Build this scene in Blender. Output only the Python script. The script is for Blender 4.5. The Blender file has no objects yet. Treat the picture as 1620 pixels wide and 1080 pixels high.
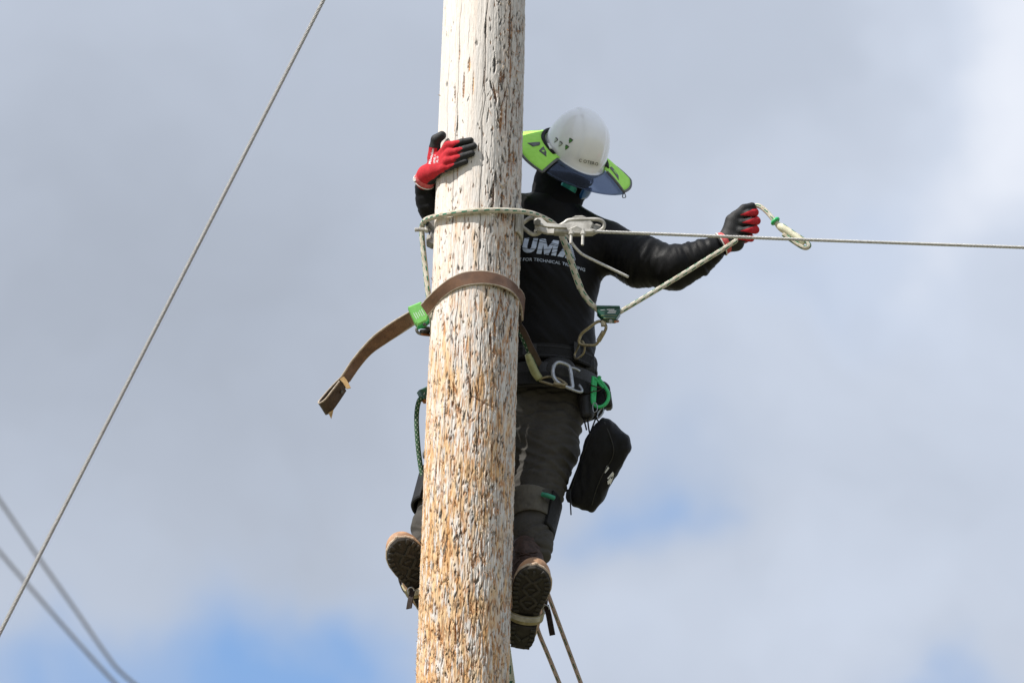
import bpy, math, numpy as np
from mathutils import Vector, Matrix
from mathutils.bvhtree import BVHTree

# ------------------------------------------------------------------ camera
ELEV = math.radians(25.0)          # the camera looks up at the lineman
SLANT = 18.0                       # metres from lens to pole
FPX = 9000.0                       # focal length in photo pixels (200 mm on 36 mm)
CAMZ = 1.6
CAM = np.array([0.0, -SLANT * math.cos(ELEV), CAMZ])
FWD = np.array([0.0, math.cos(ELEV), math.sin(ELEV)])
UPV = np.array([0.0, -math.sin(ELEV), math.cos(ELEV)])
RGT = np.array([1.0, 0.0, 0.0])

sc = bpy.context.scene
cd = bpy.data.cameras.new('camera')
cam = bpy.data.objects.new('camera', cd)
sc.collection.objects.link(cam)
cd.sensor_width = 36.0
cd.lens = 200.0
cd.clip_start = 0.1
cd.clip_end = 20000
cam.location = CAM
cam.rotation_euler = (math.pi / 2 + ELEV, 0, 0)
cd.dof.use_dof = True
cd.dof.focus_distance = 18.0
cd.dof.aperture_fstop = 4.0
sc.camera = cam

# ------------------------------------------------------------------ light
SUN_AZ = math.radians(56)          # left of the line from pole to camera
SUN_EL = math.radians(50)
TOSUN = np.array([-math.sin(SUN_AZ) * math.cos(SUN_EL), -math.cos(SUN_AZ) * math.cos(SUN_EL), math.sin(SUN_EL)])
sd = bpy.data.lights.new('sun', 'SUN')
sd.energy = 5.0
sd.angle = math.radians(0.5)
sd.color = (1.0, 0.965, 0.91)
sun = bpy.data.objects.new('sun', sd)
sc.collection.objects.link(sun)
sun.rotation_euler = Vector(TOSUN).to_track_quat('Z', 'Y').to_euler()
sun.location = (-6, -6, 16)

sc.view_settings.view_transform = 'Standard'
sc.view_settings.look = 'None'
sc.view_settings.exposure = 0.2
sc.view_settings.gamma = 1.0
sc.view_settings.use_curve_mapping = False


def pixdir(x, y):
    d = FWD + (x - 810) / FPX * RGT + (540 - y) / FPX * UPV
    return d


def at(x, y, Y=0.0):
    """world point on the plane Y = const behind photo position x, y"""
    d = pixdir(x, y)
    t = (Y - CAM[1]) / d[1]
    return CAM + t * d


# ---- world: hazy blue sky under a broken layer of grey-white cloud
world = bpy.data.worlds.new('World')
sc.world = world
world.use_nodes = True


class G:
    """tiny node graph helper"""
    def __init__(s, tree):
        s.t = tree
        s.n = tree.nodes
        s.l = tree.links

    def new(s, kind, **kw):
        n = s.n.new(kind)
        for k, v in kw.items():
            setattr(n, k, v)
        return n

    def put(s, sock, v):
        if isinstance(v, bpy.types.NodeSocket):
            s.l.new(v, sock)
        elif v is not None:
            sock.default_value = v

    def m(s, op, a, b=None, c=None, clamp=False):
        n = s.new('ShaderNodeMath', operation=op, use_clamp=clamp)
        s.put(n.inputs[0], a)
        if b is not None: s.put(n.inputs[1], b)
        if c is not None: s.put(n.inputs[2], c)
        return n.outputs[0]

    def vm(s, op, a, b=None, out=0):
        n = s.new('ShaderNodeVectorMath', operation=op)
        s.put(n.inputs[0], a)
        if b is not None: s.put(n.inputs[1], b)
        return n.outputs[out]

    def noise(s, vec, scale, detail=4, rough=.55, dist=0, w=None):
        n = s.new('ShaderNodeTexNoise', noise_dimensions='3D' if w is None else '4D')
        if vec is not None: s.put(n.inputs['Vector'], vec)
        n.inputs['Scale'].default_value = scale
        n.inputs['Detail'].default_value = detail
        n.inputs['Roughness'].default_value = rough
        n.inputs['Distortion'].default_value = dist
        if w is not None: n.inputs['W'].default_value = w
        return n.outputs['Fac']

    def mapr(s, v, a, b, c=0.0, d=1.0, smooth=True):
        n = s.new('ShaderNodeMapRange')
        n.interpolation_type = 'SMOOTHSTEP' if smooth else 'LINEAR'
        s.put(n.inputs['Value'], v)
        for k, q in zip(('From Min', 'From Max', 'To Min', 'To Max'), (a, b, c, d)):
            n.inputs[k].default_value = q
        return n.outputs['Result']

    def mix(s, f, a, b, mode='MIX'):
        n = s.new('ShaderNodeMix', data_type='RGBA', blend_type=mode)
        s.put(n.inputs[0], f)
        s.put(n.inputs[6], (*a, 1) if isinstance(a, tuple) and len(a) == 3 else a)
        s.put(n.inputs[7], (*b, 1) if isinstance(b, tuple) and len(b) == 3 else b)
        return n.outputs[2]


def build_world():
    g = G(world.node_tree)
    g.n.clear()
    out = g.new('ShaderNodeOutputWorld')
    bg = g.new('ShaderNodeBackground')
    g.l.new(bg.outputs[0], out.inputs[0])
    bg.inputs['Strength'].default_value = 0.1
    sky = g.new('ShaderNodeTexSky', sky_type='NISHITA')
    sky.sun_disc = False
    sky.sun_elevation = SUN_EL
    # sun_rotation is measured clockwise from +Y seen from above
    sky.sun_rotation = math.atan2(TOSUN[0], TOSUN[1])
    sky.air_density = 1.0
    sky.dust_density = 0.6
    sky.ozone_density = 1.0
    tc = g.new('ShaderNodeTexCoord')
    v = tc.outputs['Generated']
    # gentle warp so that cloud edges wander
    wn = g.new('ShaderNodeTexNoise')
    wn.inputs['Scale'].default_value = 22
    wn.inputs['Detail'].default_value = 5
    g.l.new(v, wn.inputs['Vector'])
    w = g.vm('SUBTRACT', wn.outputs['Color'], (0.5, 0.5, 0.5))
    w = g.vm('MULTIPLY', w, (0.07, 0.07, 0.07))
    vw = g.vm('ADD', v, w)

    def blob(x, y, sx, sy):
        """soft spot in the cloud layer round one compass bearing and height"""
        d = pixdir(x, y); d = d / np.linalg.norm(d)
        r = RGT; u = np.cross(r, d)
        e = g.vm('SUBTRACT', vw, tuple(d))
        a = g.m('DIVIDE', g.vm('DOT_PRODUCT', e, tuple(r), out=1), sx / FPX)
        b = g.m('DIVIDE', g.vm('DOT_PRODUCT', e, tuple(u), out=1), sy / FPX)
        q = g.m('ADD', g.m('MULTIPLY', a, a), g.m('MULTIPLY', b, b))
        return g.m('EXPONENT', g.m('MULTIPLY', q, -1.0))

    def total(lst):
        t = None
        for k, spot in lst:
            q = g.m('MULTIPLY', blob(*spot), k)
            t = q if t is None else g.m('ADD', t, q)
        return t
    n1 = g.noise(v, 9.0, 5, .5)
    n2 = g.noise(vw, 34.0, 6, .55)
    n3 = g.noise(vw, 3.1, 3, .5)
    # gaps where the blue shows
    gaps = total([(1.35, (470, 1040, 200, 120)), (.75, (90, 1100, 190, 80)), (.55, (975, 790, 80, 55)),
                  (.62, (1590, 1100, 110, 55)), (.18, (1030, 720, 120, 90)), (.3, (620, 1110, 240, 70)),
                  (.12, (1330, 420, 190, 80))])
    cov = g.m('ADD', g.m('MULTIPLY', g.m('SUBTRACT', n2, .5), .5), g.mapr(n3, .60, .75, 0, .5))
    gap = g.m('ADD', gaps, g.m('MULTIPLY', cov, g.m('ADD', .15, gaps)), clamp=True)
    # brightness of the cloud layer: denser bank at left, thin and bright at upper right
    bank = total([(.55, (150, 420, 560, 420)), (.35, (520, 560, 380, 330)), (.16, (700, 60, 420, 160)), (.15, (1150, 110, 240, 110))])
    thin = total([(.85, (1610, 60, 190, 170)), (.5, (1560, 260, 170, 140)), (.28, (1380, 430, 420, 300)), (.3, (1250, 1000, 500, 140))])
    br = g.m('ADD', g.m('SUBTRACT', thin, bank), g.m('MULTIPLY', g.m('SUBTRACT', n1, .5), .35))
    br = g.m('ADD', br, g.m('MULTIPLY', g.m('SUBTRACT', n2, .5), .42))
    n4 = g.noise(g.vm('MULTIPLY', vw, (1, 1, 1.8)), 70.0, 6, .6)
    br = g.m('ADD', br, g.m('MULTIPLY', g.m('SUBTRACT', n4, .5), .22))
    cl = g.new('ShaderNodeValToRGB')
    g.l.new(g.mapr(br, -.8, 1.0, 0, 1, smooth=False), cl.inputs[0])
    e = cl.color_ramp.elements
    e[0].position = 0.0; e[0].color = (3.66, 4.07, 4.83, 1)
    e[1].position = 1.0; e[1].color = (7.31, 7.66, 8.44, 1)
    q = cl.color_ramp.elements.new(0.42); q.color = (4.61, 5.13, 6.09, 1)
    q = cl.color_ramp.elements.new(0.68); q.color = (5.57, 6.14, 7.22, 1)
    blue = g.mix(.55, sky.outputs[0], (2.79, 4.96, 8.96))
    col = g.mix(gap, cl.outputs[0], blue)
    g.l.new(col, bg.inputs['Color'])


build_world()

# ------------------------------------------------------------------ materials
MATS = {}


def principled(name):
    m = bpy.data.materials.new(name)
    m.use_nodes = True
    g = G(m.node_tree)
    b = m.node_tree.nodes['Principled BSDF']
    MATS[name] = m
    return m, g, b


def mat(name, c1, c2=None, scale=40, rough=.6, metal=0.0, bump=0.0, bscale=300, stretch=None, spec=.5, sheen=0, coat=0, detail=4, rvar=.08):
    m, g, b = principled(name)
    tc = g.new('ShaderNodeTexCoord')
    v = tc.outputs['Object']
    if stretch: v = g.vm('MULTIPLY', v, stretch)
    if c2 is None: c2 = tuple(x * .8 for x in c1)
    n = g.noise(v, scale, detail)
    f = g.mapr(n, .36, .66)
    g.put(b.inputs['Base Color'], g.mix(f, c1, c2))
    g.put(b.inputs['Roughness'], g.mapr(n, .3, .7, max(.03, rough - rvar), min(1, rough + rvar)))
    b.inputs['Metallic'].default_value = metal
    b.inputs['Specular IOR Level'].default_value = spec
    if sheen: b.inputs['Sheen Weight'].default_value = sheen
    if coat: b.inputs['Coat Weight'].default_value = coat
    if bump:
        bn = g.new('ShaderNodeBump')
        bn.inputs['Strength'].default_value = bump
        bn.inputs['Distance'].default_value = .002
        g.l.new(g.noise(v, bscale, 3), bn.inputs['Height'])
        g.l.new(bn.outputs[0], b.inputs['Normal'])
    return m


mat('shirt', (.0038, .0038, .0043), (.006, .006, .0068), 30, .52, bump=.25, bscale=900, spec=.17)
mat('mask', (.005, .005, .0055), (.007, .007, .0075), 30, .8, bump=.2, bscale=900, spec=.15)
mat('trousers', (.054, .050, .045), (.070, .065, .058), 22, .85, bump=.3, bscale=800, spec=.25)
mat('canvas', (.13, .12, .10), (.085, .078, .068), 28, .9, bump=.4, bscale=700, spec=.2)
mat('black_webbing', (.009, .009, .010), (.016, .016, .017), 60, .7, bump=.5, bscale=900, spec=.3)
mat('black_leather', (.010, .0095, .010), (.018, .0175, .0175), 45, .5, bump=.3, bscale=500)
mat('bag', (.0055, .006, .008), (.010, .0105, .013), 20, .62, bump=.35, bscale=900, spec=.2)
mat('leather', (.20, .105, .060), (.13, .066, .038), 26, .42, bump=.35, bscale=700, stretch=(1, 1, 1))
mat('leather_dark', (.075, .046, .030), (.05, .030, .020), 30, .5, bump=.35, bscale=600)
mat('leather_raw', (.55, .36, .16), (.40, .24, .09), 90, .75)
mat('leather_edge', (.50, .42, .34), (.36, .29, .22), 90, .8)
mat('strap_brown', (.030, .019, .014), (.020, .013, .010), 50, .75, spec=.2)
mat('boot_leather', (.50, .29, .165), (.30, .17, .10), 40, .65, bump=.3)
mat('boot_dark', (.060, .032, .024), (.032, .018, .015), 60, .7, bump=.3)
mat('laces', (.05, .026, .02), (.03, .016, .013), 80, .8)
mat('rand', (.62, .50, .38), (.40, .29, .20), 60, .7)
mat('rubber', (.034, .028, .021), (.024, .020, .016), 35, .8, bump=.3)
mat('rubber_lug', (.030, .027, .023), (.050, .043, .034), 35, .8, bump=.3)
mat('stirrup', (.36, .31, .17), (.25, .21, .12), 60, .6)
mat('galvanised', (.60, .575, .53), (.33, .315, .285), 28, .55, metal=.25, bump=.2, bscale=300)
mat('galvanised_dark', (.22, .215, .205), (.15, .145, .14), 60, .5, metal=.35, bump=.2)
mat('steel', (.45, .47, .50), (.34, .36, .39), 70, .33, metal=.75)
mat('brass_steel', (.36, .31, .20), (.24, .20, .13), 80, .38, metal=.8)
mat('iron', (.15, .145, .14), (.09, .088, .085), 70, .5, metal=.5)
mat('green_metal', (.010, .085, .050), (.008, .06, .036), 60, .4, coat=.3)
mat('green_block', (.20, .56, .12), (.16, .48, .10), 60, .5)
mat('green_plastic', (.035, .52, .16), (.03, .42, .13), 60, .4)
mat('teal_tag', (.03, .28, .18), (.03, .22, .15), 60, .6)
mat('copper', (.48, .19, .07), (.35, .13, .05), 60, .4, metal=.7)
mat('hat_white', (.93, .94, .96), (.90, .91, .935), 20, .16, coat=.8, rvar=.04)
mat('brim_green', (.47, .95, .14), (.42, .90, .12), 60, .75, bump=.3, bscale=900)
mat('brim_grey', (.16, .165, .17), (.12, .125, .13), 120, .7)
mat('print_grey', (.15, .155, .165), (.11, .115, .12), 120, .7)
mat('print_white', (.75, .76, .78), (.66, .67, .70), 200, .6)
mat('print_silver', (.56, .63, .75), (.45, .52, .64), 60, .5)
mat('print_ink', (.16, .17, .17), (.12, .12, .12), 200, .6)
mat('sticker_green', (.10, .30, .07), (.07, .22, .05), 200, .5)
mat('sticker_white', (.62, .66, .60), (.5, .52, .5), 200, .5)
mat('sticker_black', (.02, .02, .02), None, 200, .5)
mat('glove_cuff', (.60, .075, .085), (.68, .15, .15), 160, .85, bump=.6, bscale=700)
mat('trim_white', (.78, .77, .75), (.68, .66, .63), 200, .8)
mat('lens_teal', (.01, .30, .27), (.01, .22, .22), 30, .12, metal=.4, coat=.6)
mat('lens_blue', (.01, .12, .42), (.01, .10, .34), 30, .12, metal=.4, coat=.6)
mat('frame_black', (.01, .01, .011), None, 30, .35)
mat('splice', (.80, .78, .58), (.70, .66, .48), 90, .6, bump=.4)
mat('tube_cover', (.42, .42, .20), (.30, .31, .15), 60, .4)
mat('skin', (.42, .25, .17), (.38, .22, .15), 60, .5)
mat('wire', (.42, .415, .41), (.28, .275, .27), 160, .45, metal=.3)
mat('wire_bright', (.66, .65, .62), (.46, .45, .43), 160, .45, metal=.2)
mat('cable_dark', (.17, .165, .165), (.13, .125, .125), 20, .6)
mat('ground', (.11, .12, .06), (.20, .17, .11), .6, .95, bump=.5, bscale=6, detail=8)

# tinted see-through visor
m, g, b = principled('visor')
nt = g.n
tr = g.new('ShaderNodeBsdfTransparent'); tr.inputs[0].default_value = (.44, .49, .58, 1)
gl = g.new('ShaderNodeBsdfGlossy'); gl.inputs['Roughness'].default_value = .12; gl.inputs[0].default_value = (.55, .58, .64, 1)
fr = g.new('ShaderNodeFresnel'); fr.inputs[0].default_value = 1.5
mx = g.new('ShaderNodeMixShader')
g.l.new(g.m('ADD', g.m('MULTIPLY', fr.outputs[0], .45), .01), mx.inputs[0])
g.l.new(tr.outputs[0], mx.inputs[1]); g.l.new(gl.outputs[0], mx.inputs[2])
g.l.new(mx.outputs[0], nt['Material Output'].inputs[0])

# glove: red knit with a black dipped coat, mask stored per vertex
m, g, b = principled('glove')
a = g.new('ShaderNodeAttribute', attribute_name='coat')
tc = g.new('ShaderNodeTexCoord')
f = g.mapr(g.m('ADD', a.outputs['Fac'], g.m('MULTIPLY', g.m('SUBTRACT', g.noise(tc.outputs['Object'], 400, 2), .5), .25)), .42, .58)
red = g.mix(g.mapr(g.noise(tc.outputs['Object'], 120, 3), .35, .65), (.56, .012, .025), (.44, .010, .02))
g.put(b.inputs['Base Color'], g.mix(f, red, (.011, .011, .012)))
g.put(b.inputs['Roughness'], g.m('SUBTRACT', .85, g.m('MULTIPLY', f, .18)))
bn = g.new('ShaderNodeBump'); bn.inputs['Strength'].default_value = .6; bn.inputs['Distance'].default_value = .002
g.l.new(g.noise(tc.outputs['Object'], 380, 4), bn.inputs['Height']); g.l.new(bn.outputs[0], b.inputs['Normal'])


def rope_mat(name, base, base2, tracer, dash=.034, rows=4, fill=.5, width=.15, braid=.0042):
    m, g, b = principled(name)
    uv = g.new('ShaderNodeUVMap', uv_map='uv')
    sp = g.new('ShaderNodeSeparateXYZ')
    g.l.new(uv.outputs[0], sp.inputs[0])
    u, v = sp.outputs[0], sp.outputs[1]
    vr = g.m('MULTIPLY', v, float(rows))
    ph = g.m('MULTIPLY', g.m('FLOOR', vr), .5)
    d = g.m('FRACT', g.m('ADD', g.m('DIVIDE', u, dash), ph))
    lean = g.m('ADD', g.m('FRACT', vr), g.m('MULTIPLY', g.m('SUBTRACT', d, fill / 2), .25))
    inr = g.m('LESS_THAN', g.m('ABSOLUTE', g.m('SUBTRACT', lean, .5)), width)
    msk = g.m('MULTIPLY', g.m('LESS_THAN', d, fill), inr)
    p = 2 * math.pi
    s1 = g.m('SINE', g.m('ADD', g.m('MULTIPLY', u, p / braid), g.m('MULTIPLY', v, p * 5)))
    s2 = g.m('SINE', g.m('SUBTRACT', g.m('MULTIPLY', u, p / braid), g.m('MULTIPLY', v, p * 5)))
    br = g.m('MULTIPLY', s1, s2)
    tc = g.new('ShaderNodeTexCoord')
    n = g.mapr(g.noise(tc.outputs['Object'], 55, 4), .35, .68)
    col = g.mix(n, base, base2)
    col = g.mix(g.mapr(br, -.9, .0, .18, 0), col, tuple(x * .55 for x in base2))
    g.put(b.inputs['Base Color'], g.mix(msk, col, tracer))
    b.inputs['Roughness'].default_value = .75
    bn = g.new('ShaderNodeBump'); bn.inputs['Strength'].default_value = .7; bn.inputs['Distance'].default_value = .0015
    g.l.new(br, bn.inputs['Height']); g.l.new(bn.outputs[0], b.inputs['Normal'])


rope_mat('rope_white', (.78, .74, .62), (.58, .50, .37), (.012, .22, .12))
rope_mat('rope_tan', (.55, .41, .29), (.42, .30, .21), (.02, .12, .06), dash=.045)
rope_mat('rope_green', (.020, .10, .035), (.014, .07, .026), (.45, .48, .40), dash=.016, rows=8, fill=.3, width=.25)
rope_mat('webbing_zig', (.86, .90, .70), (.80, .84, .64), (.02, .16, .06), dash=.05, rows=1, fill=.55, width=.2)

# weathered, spur-chewed pole timber; colours of the wood come per vertex
m, g, b = principled('pole_wood')
a = g.new('ShaderNodeAttribute', attribute_name='wood')
tc = g.new('ShaderNodeTexCoord')
ob = tc.outputs['Object']
fine = g.noise(g.vm('MULTIPLY', ob, (1, 1, .07)), 420, 4, .6)
spk = g.noise(g.vm('MULTIPLY', ob, (1, 1, .35)), 260, 3, .6)
c = g.mix(g.mapr(fine, .30, .48, .40, 0), a.outputs['Color'], (.26, .21, .17))
c = g.mix(g.mapr(spk, .66, .74, 0, .55), c, (.10, .085, .07))
g.put(b.inputs['Base Color'], c)
b.inputs['Roughness'].default_value = .82
b.inputs['Specular IOR Level'].default_value = .25
bn = g.new('ShaderNodeBump'); bn.inputs['Strength'].default_value = .55; bn.inputs['Distance'].default_value = .002
g.l.new(g.m('ADD', fine, g.m('MULTIPLY', spk, .6)), bn.inputs['Height']); g.l.new(bn.outputs[0], b.inputs['Normal'])
mat('splinter', (.52, .28, .12), (.30, .13, .055), 55, .8)
mat('splinter_pale', (.74, .62, .46), (.62, .44, .26), 55, .8)

# ------------------------------------------------------------------ object helpers
COL = sc.collection


def V(p):
    return np.asarray(p, dtype=float)


def nrm(v):
    v = V(v)
    return v / max(np.linalg.norm(v), 1e-12)


def thing(name, label, cat, loc, group=None):
    o = bpy.data.objects.new(name, None)
    COL.objects.link(o)
    o.empty_display_size = .05
    o.location = loc
    o['label'] = label
    o['category'] = cat
    if group: o['group'] = group
    return o


def tag(o, label, cat, group=None):
    o['label'] = label
    o['category'] = cat
    if group: o['group'] = group
    return o


def wloc(o):
    l = Vector(o.location)
    while o.parent:
        o = o.parent
    return l


def adopt(o, parent):
    if parent is None: return
    root = parent
    o.parent = parent
    if parent.type == 'EMPTY':
        o.matrix_parent_inverse = Matrix.Translation(-Vector(parent.location))
    # a mesh parent sits at the world origin of its own data, nothing to undo


def obj(name, verts, faces, m, parent=None, smooth=True, uv=None, label=None):
    me = bpy.data.meshes.new(name)
    verts = np.asarray(verts, dtype=np.float32).reshape(-1, 3)
    if isinstance(faces, np.ndarray):
        n, k = faces.shape
        me.vertices.add(len(verts)); me.vertices.foreach_set('co', verts.ravel())
        me.loops.add(n * k); me.loops.foreach_set('vertex_index', faces.astype(np.int32).ravel())
        me.polygons.add(n)
        me.polygons.foreach_set('loop_start', np.arange(0, n * k, k, dtype=np.int32))
        me.polygons.foreach_set('loop_total', np.full(n, k, dtype=np.int32))
        me.update(calc_edges=True)
        me.validate()
    else:
        me.from_pydata([tuple(map(float, v)) for v in verts], [], [tuple(map(int, f)) for f in faces])
    me.polygons.foreach_set('use_smooth', np.full(len(me.polygons), smooth))
    if uv is not None:
        l = me.uv_layers.new(name='uv')
        l.data.foreach_set('uv', np.asarray(uv, dtype=np.float32).ravel())
    me.materials.append(MATS[m])
    me.update()
    o = bpy.data.objects.new(name, me)
    COL.objects.link(o)
    adopt(o, parent)
    if label: o['label'] = label
    return o


def cr(pts, n=8, closed=False):
    """Catmull-Rom through pts"""
    P = np.asarray(pts, float)
    k = len(P)
    out = []
    rng = range(k) if closed else range(k - 1)
    for i in rng:
        p1, p2 = P[i], P[(i + 1) % k]
        p0 = P[(i - 1) % k] if closed or i > 0 else 2 * p1 - p2
        p3 = P[(i + 2) % k] if closed or i + 2 < k else 2 * p2 - p1
        for j in range(n):
            t = j / n
            out.append(.5 * (2 * p1 + (p2 - p0) * t + (2 * p0 - 5 * p1 + 4 * p2 - p3) * t * t + (3 * p1 - p0 - 3 * p2 + p3) * t ** 3))
    if not closed: out.append(P[-1])
    return np.array(out)


def frames(P, closed=False):
    """parallel transported frames along a polyline"""
    n = len(P)
    T = np.zeros_like(P)
    if closed:
        T = np.roll(P, -1, 0) - np.roll(P, 1, 0)
    else:
        T[1:-1] = P[2:] - P[:-2]; T[0] = P[1] - P[0]; T[-1] = P[-1] - P[-2]
    T /= np.maximum(np.linalg.norm(T, axis=1, keepdims=True), 1e-12)
    a = V((0, 0, 1)) if abs(T[0][2]) < .9 else V((1, 0, 0))
    nv = nrm(a - T[0] * a.dot(T[0]))
    N = [nv]
    for i in range(1, n):
        nv = nv - T[i] * nv.dot(T[i])
        nv = nrm(nv)
        N.append(nv)
    N = np.array(N)
    B = np.cross(T, N)
    return T, N, B


def tube_data(P, r, seg=10, closed=False, cap=True, flat=1.0):
    P = np.asarray(P, float)
    n = len(P)
    R = np.broadcast_to(np.asarray(r, float), (n,)) if np.ndim(r) else np.full(n, r)
    T, N, B = frames(P, closed)
    a = np.arange(seg) / seg * 2 * math.pi
    vs = (P[:, None, :] + R[:, None, None] * (np.cos(a)[None, :, None] * N[:, None, :] * flat + np.sin(a)[None, :, None] * B[:, None, :]))
    fs, uv = [], []
    L = np.concatenate([[0], np.cumsum(np.linalg.norm(np.diff(P, axis=0), axis=1))])
    m = n if closed else n - 1
    for i in range(m):
        i2 = (i + 1) % n
        l2 = L[i2] if i2 else L[-1] + np.linalg.norm(P[0] - P[-1])
        for j in range(seg):
            j2 = (j + 1) % seg
            fs.append((i * seg + j, i * seg + j2, i2 * seg + j2, i2 * seg + j))
            uv += [(L[i], j / seg), (L[i], (j + 1) / seg), (l2, (j + 1) / seg), (l2, j / seg)]
    vs = vs.reshape(-1, 3)
    if cap and not closed:
        k = len(vs)
        vs = np.vstack([vs, P[0] - T[0] * R[0] * .35, P[-1] + T[-1] * R[-1] * .35])
        for j in range(seg):
            j2 = (j + 1) % seg
            fs.append((j2, j, k)); uv += [(0, 0)] * 3
            q = (n - 1) * seg
            fs.append((q + j, q + j2, k + 1)); uv += [(L[-1], 0)] * 3
    return vs, fs, uv


def tube(name, pts, r, m, parent=None, seg=10, n=8, closed=False, spline=True, flat=1.0, label=None):
    P = cr(pts, n, closed) if spline else np.asarray(pts, float)
    if np.ndim(r) and len(r) == len(pts) and spline:
        r = np.interp(np.linspace(0, len(pts) - 1, len(P)), np.arange(len(pts)), r)
    vs, fs, uv = tube_data(P, r, seg, closed, True, flat)
    return obj(name, vs, fs, m, parent, True, uv, label)


def px(pts):
    return [at(*p) for p in pts]


def join(parts):
    vs, fs, uv, k = [], [], [], 0
    for p in parts:
        vs.append(np.asarray(p[0]))
        fs += [tuple(i + k for i in f) for f in p[1]]
        k += len(p[0])
    return np.vstack(vs), fs


def box_data(c, ax, ay, az, bev=.15):
    """bevelled box; ax, ay, az are half extent vectors"""
    c, ax, ay, az = map(V, (c, ax, ay, az))
    la, lb, lc = [np.linalg.norm(q) for q in (ax, ay, az)]
    w = bev * min(la, lb, lc)
    ia, ib, ic = 1 - w / la, 1 - w / lb, 1 - w / lc
    vs, idx = [], {}
    for sx in (-1, 1):
        for sy in (-1, 1):
            for sz in (-1, 1):
                for k in range(3):
                    f = [ia, ib, ic]; f[k] = 1
                    idx[(sx, sy, sz, k)] = len(vs)
                    vs.append(c + ax * sx * f[0] + ay * sy * f[1] + az * sz * f[2])
    fs = []
    for k in range(3):
        o = [i for i in range(3) if i != k]
        for s in (-1, 1):
            q = []
            for a_, b_ in ((-1, -1), (1, -1), (1, 1), (-1, 1)):
                t = [0, 0, 0]; t[k] = s; t[o[0]] = a_; t[o[1]] = b_
                q.append(idx[(*t, k)])
            fs.append(q)
        # edges parallel to axis k
        for a_ in (-1, 1):
            for b_ in (-1, 1):
                t0 = [0, 0, 0]; t0[o[0]] = a_; t0[o[1]] = b_
                t1 = list(t0); t0[k] = -1; t1[k] = 1
                fs.append([idx[(*t0, o[0])], idx[(*t1, o[0])], idx[(*t1, o[1])], idx[(*t0, o[1])]])
    for sx in (-1, 1):
        for sy in (-1, 1):
            for sz in (-1, 1):
                fs.append([idx[(sx, sy, sz, k)] for k in range(3)])
    vs = np.array(vs)
    out = []
    for f in fs:
        p = vs[list(f)]
        nn = np.cross(p[1] - p[0], p[2] - p[0])
        out.append(tuple(f) if nn.dot(p.mean(0) - c) > 0 else tuple(f[::-1]))
    return vs, out


def box(name, c, ax, ay, az, m, parent=None, bev=.2, label=None):
    v, f = box_data(c, ax, ay, az, bev)
    return obj(name, v, f, m, parent, False, label=label)


def cyl_data(a, b, r, seg=16, bev=.12, r2=None):
    a, b = V(a), V(b)
    r2 = r if r2 is None else r2
    t = nrm(b - a)
    L = np.linalg.norm(b - a)
    q = min(bev * min(r, r2), L * .3)
    P = np.array([a, a + t * q, b - t * q, b])
    R = np.array([r - q, r, r2, r2 - q])
    vs, fs, _ = tube_data(P, R, seg, False, False)
    fs = list(fs)
    n = len(vs)
    fs.append(tuple(range(seg))[::-1]); fs.append(tuple(range(n - seg, n)))
    return vs, fs


def cyl(name, a, b, r, m, parent=None, seg=16, bev=.15, r2=None, smooth=False, label=None):
    v, f = cyl_data(a, b, r, seg, bev, r2)
    return obj(name, v, f, m, parent, smooth, label=label)


def prism_data(pts, half, bev=.0015):
    """closed outline (world points, roughly planar) thickened along its normal, edges eased"""
    P = np.asarray(pts, float)
    c = P.mean(0)
    nn = np.zeros(3)
    for i in range(len(P)):
        nn += np.cross(P[i] - c, P[(i + 1) % len(P)] - c)
    nn = nrm(nn)
    n = len(P)
    inn = []
    for i in range(n):
        e1 = nrm(P[i] - P[i - 1]); e2 = nrm(P[(i + 1) % n] - P[i])
        k1 = np.cross(nn, e1); k2 = np.cross(nn, e2)
        k = nrm(k1 + k2)
        inn.append(P[i] + k * bev / max(.4, k.dot(k1)))
    inn = np.array(inn)
    vs = np.vstack([inn + nn * half, P + nn * (half - bev), P - nn * (half - bev), inn - nn * half])
    fs = [tuple(range(n)), tuple(range(3 * n, 4 * n))[::-1]]
    for k in range(3):
        for i in range(n):
            j = (i + 1) % n
            fs.append((k * n + i, (k + 1) * n + i, (k + 1) * n + j, k * n + j))
    return vs, fs


def prism(name, pts, half, m, parent=None, bev=.0015, label=None):
    v, f = prism_data(pts, half, bev)
    return obj(name, v, f, m, parent, False, label=label)


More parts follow.
